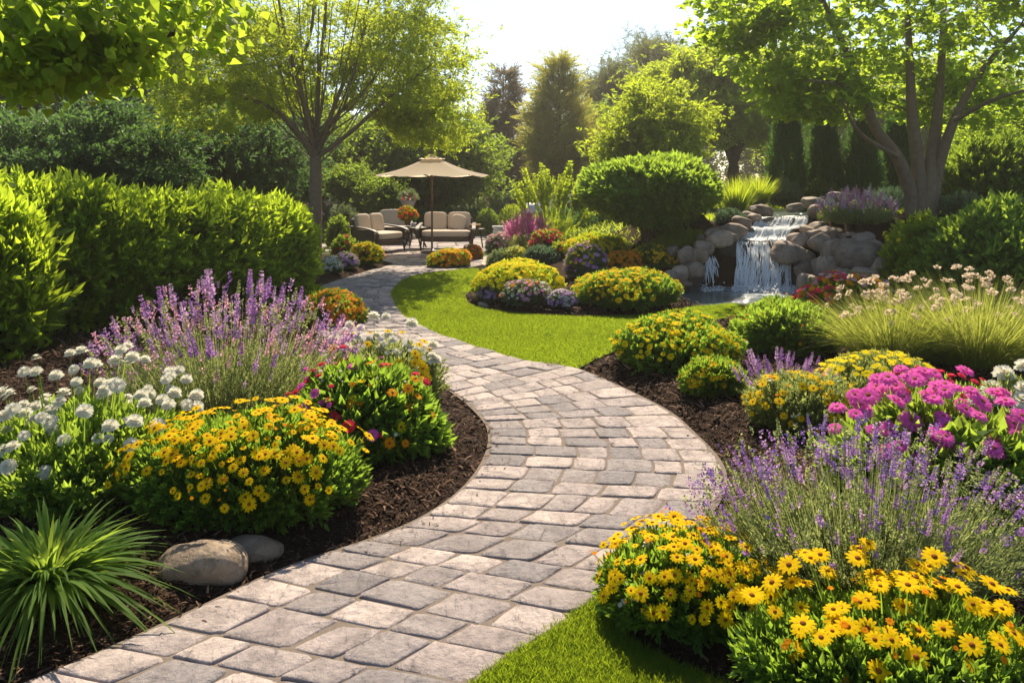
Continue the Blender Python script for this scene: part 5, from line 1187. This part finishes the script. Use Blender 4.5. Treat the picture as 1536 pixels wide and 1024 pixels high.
def seat(label, name, x, y, rot, wd, dp, nback, pillow=False, cat='garden seat'):
    """low garden seat facing -y before rotation: frame, curved arms, legs, seat cushion, back cushions"""
    o = thing(name, label, cat, (x, y, .045)); R = Rz(rot); c = np.array([x, y, .045])
    def tr(v): return v @ R.T+c
    fb = MB()
    v, f = squad((0, 0, .27), (wd/2-.02, dp/2, .075), 8, 3); fb.add(tr(v), f)
    v, f = squad((0, dp/2-.02, .52), (wd/2-.02, .035, .36), 9, 3, rotx(-.18)); fb.add(tr(v), f)
    fb.build('frame', M['frame'], o, True)
    for s in (-1, 1):
        a = MB(); xx = s*(wd/2+.02); pts = [(xx, dp/2+.02, .66), (xx, .12, .64), (xx*1.02, -.18, .61), (xx*1.03, -dp/2+.02, .55), (xx*1.03, -dp/2-.04, .44), (xx, -dp/2+.02, .30)]
        p = catmull(pts, 5); p3 = np.array(p)
        for dx in (-.035, -.012, .012, .035): tube(a, tr(p3+np.array([dx, 0, 0])), .022, 6)
        v, f = squad((xx, 0, .42), (.018, dp/2-.08, .16), 8, 3); a.add(tr(v), f)
        a.build('armrest', M['frame'], o, True)
        for q in (-1, 1):
            l = MB(); tube(l, tr(np.array([(s*(wd/2-.06), q*(dp/2-.07), .24), (s*(wd/2-.04), q*(dp/2-.03), 0)])), [.028, .02], 7, cap=True); l.build('leg', M['frame'], o, True)
    sc = MB(); v, f = squad((0, -.02, .42), (wd/2-.05, dp/2-.01, .095), 5.5, 4); sc.add(tr(v), f); sc.build('seat_cushion', M['cushion'], o, True)
    bw = (wd-.12)/nback
    for i in range(nback):
        bc = MB(); v, f = squad((0, 0, 0), (bw/2-.01, .085, .26), 4.5, 4, rotx(-.22)); v = v+np.array([-wd/2+.06+bw*(i+.5), dp/2-.15, .72]); bc.add(tr(v), f); bk = bc.build('back_cushion', M['cushion'], o, True)
        pi = MB(); rg = np.linspace(0, 2*math.pi, 33); k = (np.abs(np.cos(rg))**7+np.abs(np.sin(rg))**7)**(-1/7); pp = np.column_stack([np.cos(rg)*k*(bw/2-.015), np.full(33, -.02), np.sin(rg)*k*.255]) @ rotx(-.22).T+np.array([-wd/2+.06+bw*(i+.5), dp/2-.15, .72])
        tube(pi, tr(pp), .008, 5); pi.build('piping', M['piping'], bk, True)
    if pillow:
        t = thing('throw_pillow', 'square beige throw pillow leaning in the right corner of the loveseat', 'pillow', tr(np.array([[wd*.24, .05, .52]]))[0])
        pm = MB(); v, f = squad((0, 0, 0), (.22, .075, .22), 3.2, 4, rotz(.15) @ rotx(-.35) @ roty(.25)); pm.add(tr(v+np.array([wd*.22, dp/2-.33, .70])), f); pm.build('pillow_cover', M['cushion'], t, True)
    return o
def gp(px, Y): return (px-CX)/F*Y
seat('wide loveseat with two back cushions facing the camera under the parasol', 'loveseat', gp(669, 20.6), 20.8, 0.0, 1.42, .82, 2, True)
seat('front beige armchair turned to the right with one dark leg showing', 'armchair', gp(567, 19.9), 20.0, 1.02, 1.15, .92, 2)
seat('back beige armchair half hidden behind the one turned right', 'armchair', gp(590, 22.6), 22.6, .25, .95, .8, 1)
def round_table(label, x, y, r, h, name='side_table'):
    t = thing(name, label, 'table', (x, y, .045)); m_ = MB(); lathe(m_, [(.001, h), (r-.02, h), (r, h-.015), (r-.015, h-.04), (.001, h-.04)], (x, y, .045), 28); m_.build('table_top', M['frame'], t, True)
    for i in range(4):
        a = i*1.571+.6; l = MB(); tube(l, [(x+math.cos(a)*r*.55, y+math.sin(a)*r*.55, .045+h-.04), (x+math.cos(a)*r*.42, y+math.sin(a)*r*.42, .045+h*.5), (x+math.cos(a)*r*.75, y+math.sin(a)*r*.75, .045)], .022, 6); l.build('leg', M['frame'], t, True)
    return t
tx, ty = gp(622, 20.9), 21.0
round_table('dark round table between the garden seats', tx, ty, .46, .58)
t = thing('cup', 'white and pink cup on the dark round table', 'cup', (tx-.02, ty-.15, .625)); m_ = MB(); lathe(m_, [(.001, 0), (.05, 0), (.075, .10), (.07, .115), (.055, .10), (.001, .02)], (tx-.02, ty-.15, .627), 16); m_.build('bowl', M['whitepot'], t, True)
bush('bouquet of red and orange leaves on the dark round table', 'bouquet', 608, 345, 26, 352, 'midleaf', [('small', 'red', None, 40, .055), ('small', 'orange', None, 40, .055)], n=160, ls=.11, name='bouquet', Y=21.15)
bq = bpy.data.objects['bouquet']; bq.location = (tx-.22, ty+.1, .76)
vm = MB(); lathe(vm, [(.001, 0), (.07, 0), (.10, .08), (.07, .15), (.08, .17), (.06, .16), (.001, .05)], (0, 0, 0), 16); vo = vm.build('vase', M['basket'], None, True); vo.parent = bq; vo.location = (0, 0, -.075)
t = thing('serving_tray', 'small wooden serving stool with a basket beside the loveseat', 'side table', (gp(713, 20.8), 20.9, .045)); xx, yy = gp(713, 20.8), 20.9
m_ = MB(); lathe(m_, [(.001, .50), (.24, .50), (.25, .53), (.22, .53), (.001, .52)], (xx, yy, .045), 20); m_.build('tray', M['wood'], t, True)
for i in range(3):
    a = i*2.09; l = MB(); tube(l, [(xx+.12*math.cos(a), yy+.12*math.sin(a), .54), (xx+.2*math.cos(a), yy+.2*math.sin(a), .045)], .018, 6); l.build('leg', M['frame'], t, True)
m_ = MB(); lathe(m_, [(.001, 0), (.11, 0), (.15, .10), (.14, .12), (.12, .04), (.001, .03)], (xx, yy, .580), 18); tag(m_.build('basket', M['basket'], None, True, origin=(xx, yy, .58)), 'small wicker basket on the stool beside the loveseat', 'basket')
# parasol
ux, uy = gp(648, 19.7), 19.7; u = thing('patio_umbrella', 'cream parasol with dark pole open over the garden seats', 'umbrella', (ux, uy, .04))
m_ = MB(); lathe(m_, [(.001, .10), (.05, .10), (.07, .07), (.28, .05), (.30, .0)], (ux, uy, .04), 28); m_.build('base', M['frame'], u, True)
m_ = MB(); tube(m_, [(ux, uy, .04), (ux, uy, 1.4), (ux, uy, 2.58)], .026, 10, cap=True); m_.build('pole', M['wood'], u, True)
nr = 8; Rr, zr, zt = 1.45, 2.03, 2.47; cv = MB(); ph = np.arange(nr*6)*2*math.pi/(nr*6)
def canopy(r0, z0, r1, z1, rows=8, sag=.05):
    vs = []
    for k in range(rows+1):
        t = k/rows; r = r0+(r1-r0)*t; z = z0+(z1-z0)*t-.06*math.sin(t*math.pi)
        fl = 1-.045*(np.abs(np.sin(ph*nr/2))**1.2)*t; vs.append(np.column_stack([ux+r*fl*np.cos(ph), uy+r*fl*np.sin(ph), z-sag*t*np.abs(np.sin(ph*nr/2))*np.ones(len(ph))]))
    m = len(ph); return np.concatenate(vs), np.array([[i*m+j, i*m+(j+1) % m, (i+1)*m+(j+1) % m, (i+1)*m+j] for i in range(rows) for j in range(m)])
v, f = canopy(.14, zt, Rr, zr); cv.add(v, f)
v, f = canopy(Rr, zr, Rr+.005, zr-.07, 2, 0); v[:, 2] -= 0; cp = cv.build('canopy', M['canvas'], u)
vt = MB(); v, f = canopy(.02, zt+.11, .34, zt-.01, 4, .02); vt.add(v, f); vt.build('vent_cap', M['canvas'], cp)
for i in range(nr):
    a = i*2*math.pi/nr; l = MB(); tube(l, [(ux+.03*math.cos(a), uy+.03*math.sin(a), zt-.03), (ux+Rr*.5*math.cos(a), uy+Rr*.5*math.sin(a), (zt+zr)/2-.085), (ux+Rr*math.cos(a), uy+Rr*math.sin(a), zr-.012)], .011, 5); rb_ = l.build('rib', M['wood'], u, True)
    l = MB(); tube(l, [(ux+.04*math.cos(a), uy+.04*math.sin(a), 1.98), (ux+Rr*.48*math.cos(a), uy+Rr*.48*math.sin(a), (zt+zr)/2-.09)], .009, 5); l.build('strut', M['wood'], rb_, True)
m_ = MB(); lathe(m_, [(.026, 1.93), (.055, 1.94), (.055, 2.01), (.026, 2.03)], (ux, uy, 0), 14); m_.build('hub', M['wood'], u, True)
m_ = MB(); lathe(m_, [(.03, 2.57), (.04, 2.60), (.02, 2.64), (.001, 2.67)], (ux, uy, 0), 12); m_.build('finial', M['wood'], u, True)
# stone planter figure, grill, pot
sx_, sy_ = gp(612, 24.2), 24.2; t = thing('garden_planter', 'mottled grey stone pedestal planter with red and white flowers behind the round table', 'planter', (sx_, sy_, .045))
m_ = MB(); lathe(m_, [(.001, 0), (.24, 0), (.24, .10), (.16, .16), (.13, .5), (.15, .72), (.22, .80), (.24, .86), (.18, .88), (.16, 1.0), (.24, 1.15), (.26, 1.22), (.21, 1.2), (.001, 1.12)], (sx_, sy_, .045), 22); m_.build('pedestal', M['stonecast'], t, True)
pb, nb_ = dome((sx_, sy_, 1.2), .24, .24, .34, 160, zmin=-.2); m_ = MB(); inst(m_, SPRIG_D, pb, nb_+np.array([0, 0, .4]), rdir(len(pb)), .12); m_.build('foliage', M['greyleaf'], t)
put_flowers(t, pb[:50], nb_[:50], .05, 'small', 'white'); put_flowers(t, pb[60:95]+np.array([.03, -.02, 0]), nb_[60:95], .05, 'small', 'red')
gx, gy_ = gp(798, 22.4), 22.4; gz = max(hgt(gx, gy_)[0], 0); t = thing('kettle_grill', 'covered round grill with pale lid beside the feathery shrub', 'grill', (gx, gy_, gz))
m_ = MB(); lathe(m_, [(.001, .50), (.20, .52), (.30, .62), (.33, .74)], (gx, gy_, gz), 26); m_.build('kettle', M['frame'], t, True)
m_ = MB(); lathe(m_, [(.34, .74), (.345, .78), (.33, .88), (.26, .99), (.14, 1.05), (.001, 1.07)], (gx, gy_, gz), 26); ld = m_.build('lid', M['steel'], t, True)
m_ = MB(); tube(m_, [(gx-.07, gy_, gz+1.05), (gx-.05, gy_, gz+1.11), (gx+.05, gy_, gz+1.11), (gx+.07, gy_, gz+1.05)], .012, 6); m_.build('handle', M['frame'], ld, True)
for i in range(3):
    a = i*2.09+.5; l = MB(); tube(l, [(gx+.18*math.cos(a), gy_+.18*math.sin(a), gz+.55), (gx+.34*math.cos(a), gy_+.34*math.sin(a), gz)], .016, 6, cap=True); l.build('leg', M['frame'], t, True)
px_, py_ = gp(749, 22.0), 22.0; pz_ = max(hgt(px_, py_)[0], 0); t = thing('garden_pot', 'pale lilac grey garden pot between loveseat and grill', 'pot', (px_, py_, pz_))
m_ = MB(); lathe(m_, [(.001, 0), (.13, 0), (.18, .2), (.19, .42), (.17, .46), (.17, .5), (.21, .52), (.21, .56), (.17, .56), (.16, .45), (.001, .44)], (px_, py_, pz_), 24); m_.build('vessel', M['whitepot'], t, True)
m_ = MB(); lathe(m_, [(.001, .49), (.155, .49)], (px_, py_, pz_), 20); m_.build('soil', M['mulch'], t, True)

# ------------------------------------------------------------------ warm summer haze
HAZE = 0.0012
mb = MB(); v, f = boxv((0, 40, 8), (180, 110, 19)); mb.add(v, f)
def m_haze():
    m, t, out = mat_base('haze'); p = N(t, 'VolumePrincipled'); p.inputs['Color'].default_value = (1.0, .93, .80, 1); p.inputs['Density'].default_value = HAZE; p.inputs['Anisotropy'].default_value = .55
    t.links.new(p.outputs[0], out.inputs['Volume']); return m
tag(mb.build('haze', m_haze()), kind='stuff')
